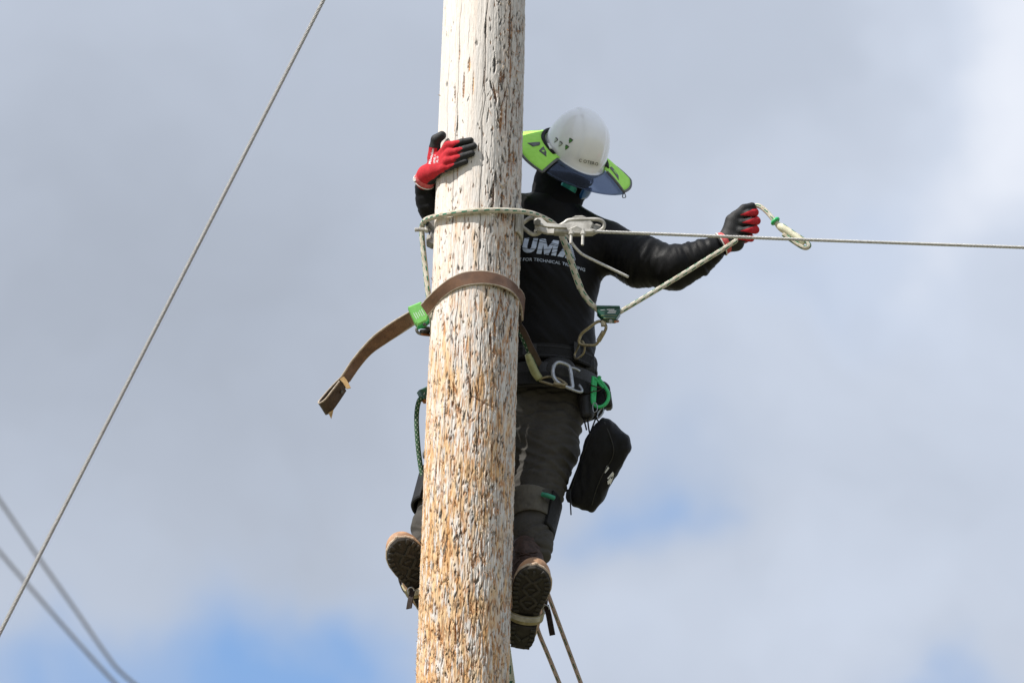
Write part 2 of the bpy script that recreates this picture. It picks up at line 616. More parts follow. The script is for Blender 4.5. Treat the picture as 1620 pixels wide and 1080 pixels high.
def ribbon_data(A, B, th, closed=False):
    """strap between edge polylines A and B with real thickness"""
    A, B = np.asarray(A, float), np.asarray(B, float)
    n = len(A)
    C = (A + B) / 2
    T = np.zeros_like(C)
    if closed: T = np.roll(C, -1, 0) - np.roll(C, 1, 0)
    else:
        T[1:-1] = C[2:] - C[:-2]; T[0] = C[1] - C[0]; T[-1] = C[-1] - C[-2]
    N = np.cross(T, B - A)
    N /= np.maximum(np.linalg.norm(N, axis=1, keepdims=True), 1e-12)
    h = th / 2
    e = .12
    rows = [A + (B - A) * .0, A + (B - A) * e * .35, B + (A - B) * e * .35, B]
    ring = [rows[0] + N * h * .5, rows[1] + N * h, rows[2] + N * h, rows[3] + N * h * .5,
            rows[3] - N * h * .5, rows[2] - N * h, rows[1] - N * h, rows[0] - N * h * .5]
    vs = np.stack(ring, 1).reshape(-1, 3)
    L = np.concatenate([[0], np.cumsum(np.linalg.norm(np.diff(C, axis=0), axis=1))])
    vv = [0, .08, .92, 1, 1, .92, .08, 0]
    fs, uv = [], []
    for i in range(n if closed else n - 1):
        i2 = (i + 1) % n
        l2 = L[i2] if i2 else L[-1] + .01
        for j in range(8):
            j2 = (j + 1) % 8
            fs.append((i * 8 + j, i2 * 8 + j, i2 * 8 + j2, i * 8 + j2))
            uv += [(L[i], vv[j]), (l2, vv[j]), (l2, vv[j2]), (L[i], vv[j2])]
    if not closed:
        fs.append(tuple(range(8))); uv += [(0, 0)] * 8
        q = (n - 1) * 8
        fs.append(tuple(range(q, q + 8))[::-1]); uv += [(L[-1], 0)] * 8
    return vs, fs, uv


def ribbon(name, A, B, th, m, parent=None, closed=False, n=6, label=None):
    A2, B2 = cr(A, n, closed), cr(B, n, closed)
    v, f, uv = ribbon_data(A2, B2, th, closed)
    return obj(name, v, f, m, parent, False, uv, label)


def hoop(name, c, ex, ey, axis, h, th, m, parent=None, a0=0, a1=360, n=48, flare=0.0, label=None):
    """band round a limb or waist: ex, ey half axes, axis = direction of its width"""
    c, ex, ey, axis = map(V, (c, ex, ey, axis))
    axis = nrm(axis)
    full = abs(a1 - a0) >= 359.9
    a = np.radians(np.linspace(a0, a1, n, endpoint=not full))
    ring = c + np.cos(a)[:, None] * ex + np.sin(a)[:, None] * ey
    ring2 = c + (np.cos(a)[:, None] * ex + np.sin(a)[:, None] * ey) * (1 + flare)
    v, f, uv = ribbon_data(ring + axis * h / 2, ring2 - axis * h / 2, th, full)
    return obj(name, v, f, m, parent, False, uv, label)


# ---------------------------------------------------------------- noise
def vnoise(P, seed=0):
    """3D value noise in 0..1"""
    P = np.asarray(P, float)
    i = np.floor(P).astype(np.int64)
    f = P - i
    f = f * f * (3 - 2 * f)

    def h(a, b, c):
        n = (a * 374761393 + b * 668265263 + c * 2147483647 + seed * 974634777) & 0xFFFFFFFF
        n = ((n ^ (n >> 13)) * 1274126177) & 0xFFFFFFFF
        n = (n ^ (n >> 16)) & 0xFFFFFFFF
        return n / 4294967295.0
    r = 0
    for dx in (0, 1):
        for dy in (0, 1):
            for dz in (0, 1):
                w = (f[..., 0] if dx else 1 - f[..., 0]) * (f[..., 1] if dy else 1 - f[..., 1]) * (f[..., 2] if dz else 1 - f[..., 2])
                r = r + w * h(i[..., 0] + dx, i[..., 1] + dy, i[..., 2] + dz)
    return r


def fbm(P, seed=0, oct=3):
    r, a, t = 0, 1.0, 0
    P = np.asarray(P, float)
    for k in range(oct):
        r = r + a * vnoise(P, seed + k * 7); t += a
        a *= .5; P = P * 2.03
    return r / t


# ---------------------------------------------------------------- implicit modelling
class Field:
    def __init__(s, lo, hi, h):
        s.lo, s.h = V(lo), h
        s.n = np.ceil((V(hi) - s.lo) / h).astype(int) + 1
        s.F = np.full(s.n, 9.0, np.float32)

    def block(s, lo, hi, pad):
        a = np.clip(np.floor((V(lo) - pad - s.lo) / s.h).astype(int), 0, s.n - 1)
        b = np.clip(np.ceil((V(hi) + pad - s.lo) / s.h).astype(int) + 1, 1, s.n)
        sl = tuple(slice(i, j) for i, j in zip(a, b))
        ax = [(s.lo[k] + s.h * np.arange(a[k], b[k])).astype(np.float32) for k in range(3)]
        return sl, ax[0][:, None, None], ax[1][None, :, None], ax[2][None, None, :]

    def put(s, sl, d, k):
        F = s.F[sl]
        if k > 0:
            q = np.maximum(k - np.abs(F - d), 0) / k
            s.F[sl] = np.minimum(F, d) - q * q * k * .25
        else:
            s.F[sl] = np.minimum(F, d)

    def cone(s, a, b, ra, rb, k=.03, flat=None, kf=1.0):
        """rounded cone; flat = unit direction squeezed by kf"""
        a, b = V(a), V(b)
        r = max(ra, rb)
        sl, X, Y, Z = s.block(np.minimum(a, b) - r, np.maximum(a, b) + r, .05 + k)
        px_, py_, pz_ = X - a[0], Y - a[1], Z - a[2]
        d = b - a
        if flat is not None:
            f = nrm(flat)
            q = (px_ * f[0] + py_ * f[1] + pz_ * f[2]) * (kf - 1)
            px_, py_, pz_ = px_ + q * f[0], py_ + q * f[1], pz_ + q * f[2]
            d = d + f * d.dot(f) * (kf - 1)
        L = max(d.dot(d), 1e-9)
        t = np.clip((px_ * d[0] + py_ * d[1] + pz_ * d[2]) / L, 0, 1)
        dist = np.sqrt((px_ - t * d[0]) ** 2 + (py_ - t * d[1]) ** 2 + (pz_ - t * d[2]) ** 2) - (ra + (rb - ra) * t)
        if flat is not None: dist = dist / (.5 + .5 * kf)
        s.put(sl, dist, k)

    def ell(s, c, ax, radii, k=.03):
        """ellipsoid with unit axes ax (3x3 rows)"""
        c = V(c); r = max(radii)
        sl, X, Y, Z = s.block(c - r, c + r, .05 + k)
        x, y, z = X - c[0], Y - c[1], Z - c[2]
        q = 0; q2 = 0
        for u, rr in zip(ax, radii):
            w = (x * u[0] + y * u[1] + z * u[2]) / rr
            q = q + w * w; q2 = q2 + (w / rr) ** 2
        k0 = np.sqrt(q); k1 = np.sqrt(q2)
        s.put(sl, k0 * (k0 - 1) / np.maximum(k1, 1e-6), k)

    def cut(s, p, n, k=.0):
        """keep the side of the plane away from n"""
        n = nrm(n); p = V(p)
        sl, X, Y, Z = s.block(s.lo, s.lo + s.h * s.n, 0)
        d = (X - p[0]) * n[0] + (Y - p[1]) * n[1] + (Z - p[2]) * n[2]
        s.F = np.maximum(s.F, d.astype(np.float32))

    def carve(s, a, b, ra, rb):
        g2 = Field.__new__(Field); g2.lo, g2.h, g2.n = s.lo, s.h, s.n
        g2.F = np.full(s.n, 9.0, np.float32)
        g2.cone(a, b, ra, rb, 0)
        s.F = np.maximum(s.F, -g2.F)

    def mesh(s, smooth=2):
        F = s.F
        S = F < 0
        c = np.zeros(tuple(s.n - 1), np.int8)
        for i in (0, 1):
            for j in (0, 1):
                for k in (0, 1):
                    c += S[i:s.n[0] - 1 + i, j:s.n[1] - 1 + j, k:s.n[2] - 1 + k]
        mask = (c > 0) & (c < 8)
        I, J, K = np.nonzero(mask)
        idx = np.full(mask.shape, -1, np.int64)
        idx[I, J, K] = np.arange(len(I))
        acc = np.zeros((len(I), 3)); cnt = np.zeros(len(I))
        cor = [(i, j, k) for i in (0, 1) for j in (0, 1) for k in (0, 1)]
        vals = {q: F[I + q[0], J + q[1], K + q[2]] for q in cor}
        for q in cor:
            for ax in range(3):
                if q[ax]: continue
                e = list(q); e[ax] = 1; e = tuple(e)
                va, vb = vals[q], vals[e]
                m_ = (va < 0) != (vb < 0)
                t = np.where(m_, va / np.where(m_, va - vb, 1), 0)
                p = np.zeros((len(I), 3)); p[:] = q
                p[:, ax] += t
                acc[m_] += p[m_]; cnt[m_] += 1
        Vs = (np.stack([I, J, K], 1) + acc / cnt[:, None]) * s.h + s.lo
        quads = []
        for ax in range(3):
            o1, o2 = [(1, 2), (2, 0), (0, 1)][ax]
            sa = [slice(0, None)] * 3; sb = [slice(0, None)] * 3
            sa[ax] = slice(0, -1); sb[ax] = slice(1, None)
            A, B = S[tuple(sa)], S[tuple(sb)]
            e = np.argwhere(A != B)
            ok = (e[:, o1] > 0) & (e[:, o2] > 0) & (e[:, o1] < s.n[o1] - 1) & (e[:, o2] < s.n[o2] - 1)
            e = e[ok]
            f = A[e[:, 0], e[:, 1], e[:, 2]]
            cs = []
            for d1, d2 in ((-1, -1), (0, -1), (0, 0), (-1, 0)):
                q = e.copy(); q[:, o1] += d1; q[:, o2] += d2
                cs.append(idx[q[:, 0], q[:, 1], q[:, 2]])
            Q = np.stack(cs, 1)
            Q[~f] = Q[~f][:, ::-1]
            quads.append(Q)
        Q = np.vstack(quads)
        Q = Q[(Q >= 0).all(1)]
        for _ in range(smooth):
            a_ = np.zeros_like(Vs); w = np.zeros(len(Vs))
            for i in range(4):
                for j in ((i + 1) % 4, (i - 1) % 4):
                    np.add.at(a_, Q[:, i], Vs[Q[:, j]]); np.add.at(w, Q[:, i], 1)
            Vs = .5 * Vs + .5 * a_ / np.maximum(w, 1)[:, None]
        return Vs, Q


def vnormals(Vs, Q):
    n = np.cross(Vs[Q[:, 2]] - Vs[Q[:, 0]], Vs[Q[:, 3]] - Vs[Q[:, 1]])
    N = np.zeros_like(Vs)
    for i in range(4): np.add.at(N, Q[:, i], n)
    return N / np.maximum(np.linalg.norm(N, axis=1, keepdims=True), 1e-12)


def cam2w(a, b, c):
    """vector given as right, up, towards the viewer of the photograph"""
    return RGT * a + UPV * b - FWD * c


# ================================================================== SETTING
gn = 48
rad = [0, 3, 8, 20, 60, 200, 800, 4000]
gv, gf = [(0, 0, 0)], []
for i, r in enumerate(rad[1:]):
    for j in range(gn):
        t = j / gn * 2 * math.pi
        gv.append((r * math.cos(t), r * math.sin(t), 0))
for j in range(gn):
    gf.append((0, 1 + j, 1 + (j + 1) % gn))
for i in range(len(rad) - 2):
    for j in range(gn):
        a_ = 1 + i * gn; b_ = 1 + (i + 1) * gn; j2 = (j + 1) % gn
        gf.append((a_ + j, b_ + j, b_ + j2, a_ + j2))
o = obj('ground', gv, gf, 'ground')
o['kind'] = 'structure'

# ------------------------------------------------------------------ the pole
pT, pB = at(766.5, 0), at(731, 1080)
PDX = (pT[0] - pB[0]) / (pT[2] - pB[2])
RT, RB = 65.5 / 500 * .995, 73.0 / 500 * .985
zT, zB = pT[2], pB[2]
POLE_TOP = zT + 1.75


def pole_c(z):
    return np.array([pB[0] + PDX * (z - zB), 0.0, z])


def pole_r(z):
    return RB + (RT - RB) * (z - zB) / (zT - zB)


def onpole(x, y, off=0.0):
    """point on (off metres outside) the pole's near face behind photo position x, y"""
    Y = -.1
    for _ in range(12):
        p = at(x, y, Y)
        c_ = pole_c(p[2]); r = pole_r(p[2]) + off
        dx = p[0] - c_[0]
        Y = -math.sqrt(max(r * r - dx * dx, 0))
    return at(x, y, Y)


rng = np.random.default_rng(7)


def build_pole():
    zlo, zhi = at(0, 1130)[2], at(0, -50)[2]
    zs = np.concatenate([np.linspace(-.3, zlo, 40)[:-1], np.arange(zlo, zhi, .0026), np.linspace(zhi, POLE_TOP, 12)])
    fr_ = math.radians(118)
    th = np.concatenate([np.linspace(-math.pi, -fr_, 26)[:-1], np.linspace(-fr_, fr_, 460), np.linspace(fr_, math.pi, 26)[1:-1]])   # 0 = towards the camera
    NT = len(th)
    TH, ZZ = np.meshgrid(th, zs)
    R0 = np.clip(pole_r(ZZ), .11, .2)
    S = TH * .14                                                     # metres round the girth, 0 in front
    H = (ZZ - zB) / (zT - zB)                                       # 0 at bottom of the picture, 1 at top
    C3 = np.stack([np.sin(TH), np.cos(TH), ZZ], -1)
    disp = (fbm(C3 * [1.3, 1.3, 1.1], 3, 2) - .5) * .012
    disp += (fbm(C3 * [9, 9, 2.0], 5, 3) - .5) * .0030
    low = np.clip(1.12 - H * 1.45, 0, 1)
    rightm = np.clip((S - .02) / .10, 0, 1)
    rough = np.clip(.25 + low * .9 + rightm * .7, 0, 1.25)
    fib = fbm(C3 * [50, 50, 20.0], 9, 3)                              # torn fibres
    fib2 = fbm(C3 * [62, 62, 62.0], 11, 2)
    grain = fbm(C3 * [75, 75, 9.0], 13, 2)
    disp += ((fib - .5) * .0032 + (fib2 - .5) * .0034) * rough + (grain - .5) * .0012
    streak = fbm(C3 * [7, 7, 1.2], 21, 4)
    streak2 = fbm(C3 * [22, 22, 14.0], 23, 4)
    patch = fbm(C3 * [4.5, 4.5, 9.0], 25, 4)
    left = np.clip(.5 - S / .26, 0, 1)
    tan = np.clip((low * (.36 + .72 * left) + (patch - .5) * 1.7 + (streak2 - .5) * 1.5 - .16) * 1.5, 0, 1)
    tan *= np.clip(low * 2.2, 0, 1) * .9 + .1
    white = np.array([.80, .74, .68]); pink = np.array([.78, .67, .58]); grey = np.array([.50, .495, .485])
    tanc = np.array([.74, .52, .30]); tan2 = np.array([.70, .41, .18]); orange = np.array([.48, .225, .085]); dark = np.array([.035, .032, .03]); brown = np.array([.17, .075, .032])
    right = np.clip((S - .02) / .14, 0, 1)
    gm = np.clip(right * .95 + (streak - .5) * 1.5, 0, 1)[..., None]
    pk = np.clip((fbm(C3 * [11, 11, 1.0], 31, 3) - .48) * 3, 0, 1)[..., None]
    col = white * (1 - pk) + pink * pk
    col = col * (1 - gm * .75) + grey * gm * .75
    t3 = tan[..., None]
    tq = np.clip((fbm(C3 * [14, 14, 2], 33, 3) - .45) * 4, 0, 1)[..., None]
    col = col * (1 - t3) + (tanc * (1 - tq) + tan2 * tq) * t3
    # crumbs of fresh heartwood and silver flakes between the cuts
    og = np.clip((fbm(C3 * [40, 40, 40], 37, 3) - .545) * 10, 0, 1)[..., None] * np.clip(low * 1.5 + rightm * .35, 0.03, 1)[..., None]
    col = col * (1 - og * .8) + orange * og * .8
    fl = np.clip((fbm(C3 * [20, 20, 17], 41, 4) - .55) * 9, 0, 1)[..., None] * np.clip(.25 + low, 0, .9)[..., None]
    flc = np.array([.70, .675, .65])
    col = col * (1 - fl) + flc * fl
    disp += fl[..., 0] * .0009
    # deep slots between raised fibres are coloured dark brown
    slot = np.clip((.40 - fib) * 9, 0, 1)[..., None] * np.clip(rough - .3, 0, 1)[..., None] * .85
    col = col * (1 - slot) + (brown * .6 + dark * .6) * slot

    def window(s0, z0, ws, wl):
        i0, i1 = np.searchsorted(zs, z0 - wl), np.searchsorted(zs, z0 + wl)
        j0, j1 = np.searchsorted(th, (s0 - ws) / .14), np.searchsorted(th, (s0 + ws) / .14)
        return slice(i0, i1), np.arange(max(0, j0 - 1), min(NT, j1 + 1))

    splints = []

    def gouge(s0, z0, w, l, dep, colr, amt, lip=0.0, skew=0.0):
        sl, jj = window(s0, z0, w * 3.5 + abs(skew) * l, l * 1.3)
        if sl.stop <= sl.start or len(jj) < 2: return
        s_ = S[sl][:, jj]; z_ = ZZ[sl][:, jj]
        v_ = (z_ - z0) / l
        n_ = (vnoise(np.stack([s_ * 650, z_ * 210, s_ * 0 + z0 * 50], -1), 5) - .5)
        ds = s_ - s0 - skew * (z_ - z0) + n_ * w * .9
        wv = w * np.clip(1.05 - np.abs(v_ + .25) ** 1.4, .12, 1)
        q = np.exp(-(ds / wv) ** 2 * 1.4) * np.clip(1 - np.abs(v_) ** 2.2, 0, 1)
        q = np.clip(q + n_ * .9 * (q > .06), 0, 1)
        d = disp[sl]
        d[:, jj] -= dep * np.clip(q * 1.4, 0, 1)
        if lip: d[:, jj] += lip * np.exp(-((np.abs(ds) - wv * 1.6) / (wv * .6)) ** 2) * np.clip(1 - np.abs(v_), 0, 1) * (n_ + .5)
        disp[sl] = d
        a_ = np.clip((q - .22) * 3.2, 0, 1)[..., None] * amt
        c_ = col[sl]
        c_[:, jj] = c_[:, jj] * (1 - a_) + np.asarray(colr) * a_
        col[sl] = c_

    # drying checks
    for k in range(44):
        s0 = rng.uniform(-.26, .26); z0 = rng.uniform(zB, zT); l = rng.uniform(.06, .35)
        crack(S, ZZ, zs, disp, col, window, s0, z0, l, rng.uniform(.0006, .0011), rng.uniform(.001, .003), rng.uniform(.3, .65), k)
    for k, (s0, z0, l) in enumerate([(.012, zT - .25, .42), (.010, zB + 1.55, .40), (-.055, zB + .98, .45), (.028, zB + .85, .38), (.115, zT - .3, .4),
                                     (-.085, zT - .5, .5), (.095, zB + 1.1, .4), (-.02, zB + .4, .35), (-.115, zB + .5, .3)]):
        crack(S, ZZ, zs, disp, col, window, s0, z0, l, .0011, .004, .80, 100 + k)
    # spur cuts
    n = 0
    while n < 2500:
        s0 = rng.uniform(-.24, .24); h = rng.uniform(-.03, 1.03)
        rt = 1 / (1 + math.exp(-(s0 - .035) / .02))
        dens = np.clip(1.2 - h * 1.30, .08, 1)
        if h > .5: dens = max(dens * .6, rt * .85)
        if rng.random() > dens: continue
        n += 1
        z0 = zB + h * (zT - zB)
        big = rng.random() < .07
        w = rng.uniform(.0014, .0036) * (1.7 if big else 1)
        l = rng.uniform(.005, .018) * (2.2 if big else 1)
        old = rng.random() < (.46 + .36 * h)
        if old: c_, am = dark * rng.uniform(.8, 2.6), rng.uniform(.55, .95)
        else:
            c_ = orange * rng.uniform(.75, 1.15) if rng.random() < .6 else brown * rng.uniform(.8, 1.6)
            am = rng.uniform(.5, .95)
        gouge(s0, z0, w, l, rng.uniform(.0012, .0036) * (1.5 if big else 1), c_, am, .0014, rng.normal(0, .22))
        if rng.random() < .34 and not (old and h > .8): splints.append((s0, z0 - l * .5, l, w))
    # the badly chewed right face towards the top
    for k in range(95):
        s0 = rng.uniform(.03, .19); h = rng.uniform(.45, 1.02)
        if s0 < .06 and rng.random() < .5: continue
        gouge(s0, zB + h * (zT - zB), rng.uniform(.0026, .0062), rng.uniform(.012, .05), rng.uniform(.003, .007), [dark * 1.3, brown, dark * 2, orange, brown * 1.4][k % 5], .9, .002, rng.normal(0, .18))
    # long torn strips
    for k in range(150):
        s0 = rng.uniform(-.2, .2); h = rng.beta(1, 1.9) if s0 < .04 else rng.random()
        z0 = zB + h * (zT - zB); l = rng.uniform(.02, .07)
        gouge(s0, z0, rng.uniform(.0012, .0034), l, rng.uniform(.002, .0045), [orange, brown, tan2, orange, dark][k % 5], .8, .001, rng.normal(0, .05))
    for s0, y, w, l, c_ in [(-.060, 160, .0030, .075, orange), (-.042, 130, .0045, .035, tan2), (.103, 60, .006, .16, brown), (.113, 125, .006, .08, orange),
                            (.098, 200, .005, .10, brown), (.01, 70, .004, .05, dark), (.045, 128, .006, .045, dark), (.055, 330, .004, .08, brown),
                            (.0, 650, .003, .06, dark), (.075, 215, .006, .06, orange), (.12, 255, .005, .09, brown)]:
        gouge(s0, at(750, y)[2], w, l, .005, c_, .9, .002)
    # the slanting brown scar below the strap
    for k in range(16):
        t = k / 15
        p = onpole(747 + 34 * t, 627 + 17 * t)
        c0 = pole_c(p[2]); s0 = math.atan2(p[0] - c0[0], -(p[1] - c0[1])) * .14
        gouge(s0, p[2], .0032, .005, .002, (.22, .095, .055), .75 * (1 - .4 * t), 0)
    X0 = pB[0] + PDX * (ZZ - zB)
    R = R0 + disp
    Vs = np.stack([X0 + np.sin(TH) * R, -np.cos(TH) * R, ZZ], -1).reshape(-1, 3)
    nz = len(zs)
    i, j = np.meshgrid(np.arange(nz - 1), np.arange(NT), indexing='ij')
    j2 = (j + 1) % NT
    Q = np.stack([i * NT + j, i * NT + j2, (i + 1) * NT + j2, (i + 1) * NT + j], -1).reshape(-1, 4)
    root = thing('utility_pole', 'tall weathered wooden utility pole chewed by climbing spurs', 'utility pole', pole_c(0))
    sh = obj('shaft', Vs, Q, 'pole_wood', root)
    at_ = sh.data.attributes.new('wood', 'FLOAT_COLOR', 'POINT')
    cc = np.concatenate([np.clip(col, .01, .9), np.ones(col.shape[:2] + (1,))], -1).astype(np.float32)
    at_.data.foreach_set('color', cc.ravel())
    # end grain cap
    cv, cf = cyl_data(pole_c(POLE_TOP - .01), pole_c(POLE_TOP + .012), pole_r(POLE_TOP) * .985, 40, .08)
    cap = obj('end_grain', cv, cf, 'splinter', root, False)
    # splinters raised by the spurs
    while len(splints) < 2100:
        s0 = rng.uniform(-.24, .24); h = rng.uniform(-.03, 1.02)
        if rng.random() < max(np.clip(.95 - h * 1.35, .0, 1), .38 * (s0 > .06)): splints.append((s0, zB + h * (zT - zB), .01, .002))
    parts = []
    pale = []
    for s0, z0, l, w in splints + [(.150, at(0, 128)[2], .02, .004), (.148, at(0, 126)[2], .02, .004), (-.19, at(0, 160)[2], .012, .004)]:
        t = s0 / .14
        nn = V((math.sin(t), -math.cos(t), 0)); tt = V((math.cos(t), math.sin(t), 0))
        p = pole_c(z0) + nn * (pole_r(z0) - .002)
        k = 1.9 if w == .004 else 1
        ln = rng.uniform(.004, .013) * k
        up = 1 if rng.random() < .6 else -1
        lean = rng.uniform(.15, .75) * k; sw = rng.normal(0, .32)
        curl = rng.normal(0, .3)
        P = []
        for q in np.linspace(0, 1, 4):
            P.append(p + V((0, 0, 1)) * up * ln * q * (1 - .35 * q * lean) + nn * ln * lean * q ** 1.6 + tt * (sw * ln * q + curl * ln * q * q))
        r0 = rng.uniform(.0009, .0020) if rng.random() < .75 else rng.uniform(.002, .0034)
        v_, f_, _ = tube_data(P, [r0, r0 * .95, r0 * .7, r0 * .2], 4, False, True, .4)
        (parts if rng.random() < .45 else pale).append((v_, f_))
    v_, f_ = join(pale)
    sp = obj('pale_splinters', v_, f_, 'splinter_pale', root, False)
    sp['kind'] = 'stuff'
    v_, f_ = join(parts)
    sp = obj('splinters', v_, f_, 'splinter', root, False)
    sp['kind'] = 'stuff'
    return root


def crack(S, ZZ, zs, disp, col, window, s0, z0, l, w, dep, amt, seed):
    sl, jj = window(s0, z0, w * 4 + .012, l)
    if sl.stop <= sl.start: return
    s_ = S[sl][:, jj]; z_ = ZZ[sl][:, jj]
    wig = (vnoise(np.stack([z_ * 14, z_ * 0 + seed, z_ * 0], -1), 77) - .5) * .009 + (vnoise(np.stack([z_ * 70, z_ * 0 + seed, z_ * 0], -1), 78) - .5) * .002
    ds = s_ - s0 - wig
    ds = (ds + .14 * math.pi) % (.28 * math.pi) - .14 * math.pi
    v_ = np.clip(1 - np.abs((z_ - z0) / l) ** 3, 0, 1) * (.55 + .9 * vnoise(np.stack([z_ * 25, z_ * 0 + seed * 3, z_ * 0], -1), 79)).clip(0, 1.2)
    q = np.exp(-(ds / w) ** 2) * v_
    d = disp[sl]; d[:, jj] -= dep * q; disp[sl] = d
    a_ = np.clip(q * 1.2, 0, 1)[..., None] * amt
    c_ = col[sl]; c_[:, jj] = c_[:, jj] * (1 - a_) + np.array([.05, .043, .038]) * a_; col[sl] = c_


build_pole()


# ------------------------------------------------------------------ wires
def strand(name, P, r, lay, m, step=.006, parent=None, n=6):
    """stranded wire laid as separate helical wires round a core"""
    P = np.asarray(P, float)
    seg = np.linalg.norm(np.diff(P, axis=0), axis=1)
    L = np.concatenate([[0], np.cumsum(seg)])
    u = np.arange(0, L[-1], step)
    C = np.stack([np.interp(u, L, P[:, k]) for k in range(3)], 1)
    T, N, B = frames(C)
    rs = r / 3.0
    parts = []
    for k in range(n):
        a_ = u / lay * 2 * math.pi + k / n * 2 * math.pi
        H = C + (np.cos(a_)[:, None] * N + np.sin(a_)[:, None] * B) * (r - rs)
        nn = len(H)
        seg_ = 6
        T2, N2, B2 = T, np.cos(a_)[:, None] * N + np.sin(a_)[:, None] * B, -np.sin(a_)[:, None] * N + np.cos(a_)[:, None] * B
        b_ = np.arange(seg_) / seg_ * 2 * math.pi
        vs = H[:, None] + rs * 1.04 * (np.cos(b_)[None, :, None] * N2[:, None] + np.sin(b_)[None, :, None] * B2[:, None])
        i, j = np.meshgrid(np.arange(nn - 1), np.arange(seg_), indexing='ij')
        j2 = (j + 1) % seg_
        parts.append((vs.reshape(-1, 3), np.stack([i * seg_ + j, i * seg_ + j2, (i + 1) * seg_ + j2, (i + 1) * seg_ + j], -1).reshape(-1, 4)))
    k = 0; vs, fs = [], []
    for v_, f_ in parts:
        vs.append(v_); fs.append(f_ + k); k += len(v_)
    return obj(name, np.vstack(vs), np.vstack(fs), m, parent)


# guy strand from the pole head down to its ground anchor at left
gA, gB = at(512, 0, -.02), at(0, 1000, -.02)
gd = (gA - gB) / (gA[2] - gB[2])
ztop = gA[2]
for _ in range(20):
    q = gA + gd * (ztop - gA[2])
    ztop += .05 * 1 if q[0] < pole_c(ztop)[0] - pole_r(ztop) else 0
gtop = gA + gd * (ztop - gA[2]); gbot = gA + gd * (.25 - gA[2])
r_ = thing('guy_wire', 'long twisted steel guy wire slanting down left of the pole', 'wire', gbot)
strand('strand', [gbot, gtop], .0068, .088, 'wire', .008, r_)
tube('anchor_rod', [gbot - gd * .75, gbot + gd * .02], .011, 'galvanised_dark', r_, 10, spline=False)
tube('anchor_eye', [gbot + V((.028 * math.cos(t), 0, .028 * math.sin(t))) for t in np.linspace(0, 2 * math.pi, 16, endpoint=False)], .007, 'galvanised_dark', r_, 8, closed=True, n=2)
hoop('pole_band', pole_c(ztop), (pole_r(ztop) + .006, 0, 0), (0, pole_r(ztop) + .006, 0), (0, 0, 1), .06, .006, 'galvanised_dark', r_)

# span wire held by the clamp, running off to the right
wp = [at(938, 366.2, -.045), at(1280, 379.5, -.045), at(1620, 391.5, -.045)]
e_ = wp[2] + (wp[2] - wp[1]) / np.linalg.norm(wp[2] - wp[1]) * 6
e_[2] += .18
r_ = thing('span_wire', 'thin taut steel span wire running right from the pole clamp', 'wire', wp[0])
strand('strand', wp + [e_], .0054, .062, 'wire_bright', .008, r_)
tube('wire_tail', px([(886, 366, -.03), (898, 374, -.035), (909, 390, -.03), (921, 402, -.02), (938, 411, -.012), (965, 424, 0), (994, 438, .01)]), .0046, 'wire_bright', r_, 10)

# two cables far behind, out of focus
for k, (pts, lb) in enumerate([([(-330, 330), (-160, 560), (0, 792), (60, 880), (120, 965), (165, 1030), (195, 1066), (250, 1105), (340, 1140)], 'upper of two blurred grey cables in the lower left sky'),
                               ([(-330, 470), (-160, 680), (0, 873), (60, 943), (120, 1012), (185, 1083), (280, 1180), (400, 1290)], 'lower of two blurred grey cables in the lower left sky')]):
    Yb = 15.0
    o = tube('background_cable', [at(x, y, Yb + .0008 * (x - 100)) for x, y in pts], .0105, 'cable_dark', None, 8)
    tag(o, lb, 'cable', 'blurred cables in the distance')

# ------------------------------------------------------------------ line hardware on the pole
zp = at(818, 358, 0)[2]
r_ = thing('pole_eye_plate', 'galvanised curved pole plate with six-sided eye nut, right side of pole', 'pole hardware', at(826, 357, 0))
# curved square washer against the pole's right flank
ang = np.radians(np.linspace(62, 118, 9))
Rr = pole_r(zp) + .003
A_, B_ = [], []
zt_, zb_ = at(818, 336, 0)[2], at(818, 381, 0)[2]
for a_ in ang:
    for z, lst in ((zt_, A_), (zb_, B_)):
        c_ = pole_c(z); lst.append(c_ + V((math.sin(a_) * (Rr + .006), -math.cos(a_) * (Rr + .006), 0)))
ribbon('curved_plate', A_, B_, .009, 'galvanised', r_, n=2)
cyl('bolt_shank', at(812, 357, 0), at(827, 357, 0), .011, 'galvanised_dark', r_)
tube('eye_nut', px([(825.5, 357, 0), (832, 349, -.004), (841, 344.5, -.006), (850, 346, -.006), (857, 352, -.004), (858.5, 361, 0), (853, 368.5, .004), (844, 371, .004), (835, 366, .002)]), .0068, 'galvanised', r_, 10, closed=True, n=6)

r_ = thing('strain_clamp', 'pale cast strain clamp gripping the span wire beside the pole', 'wire clamp', at(900, 360, -.03))
yc = -.035
prism('clevis_arm', px([(846, 346, yc - .02), (856, 345, yc - .02), (866, 353.5, yc - .02), (893, 356, yc - .02), (897, 361.5, yc - .02), (866, 360, yc - .02), (857, 358, yc - .02), (847, 357, yc - .02)]), .005, 'galvanised', r_)
prism('clevis_arm', px([(846, 354, yc + .025), (856, 356, yc + .025), (868, 363, yc + .025), (893, 362, yc + .025), (893, 371, yc + .025), (866, 370.5, yc + .025), (853, 367, yc + .025), (846, 364, yc + .025)]), .006, 'galvanised', r_)
cyl('clevis_bolt', at(850, 351.5, yc - .034), at(850, 351.5 + 3, yc + .045), .0085, 'galvanised', r_, 12)
cyl('bolt_head', at(850, 351.5, yc - .050), at(850, 351.7, yc - .026), .0125, 'galvanised_dark', r_, 6)
cyl('cotter_key', at(846, 366, yc - .028), at(847.5, 364, yc + .01), .0035, 'galvanised', r_, 8)
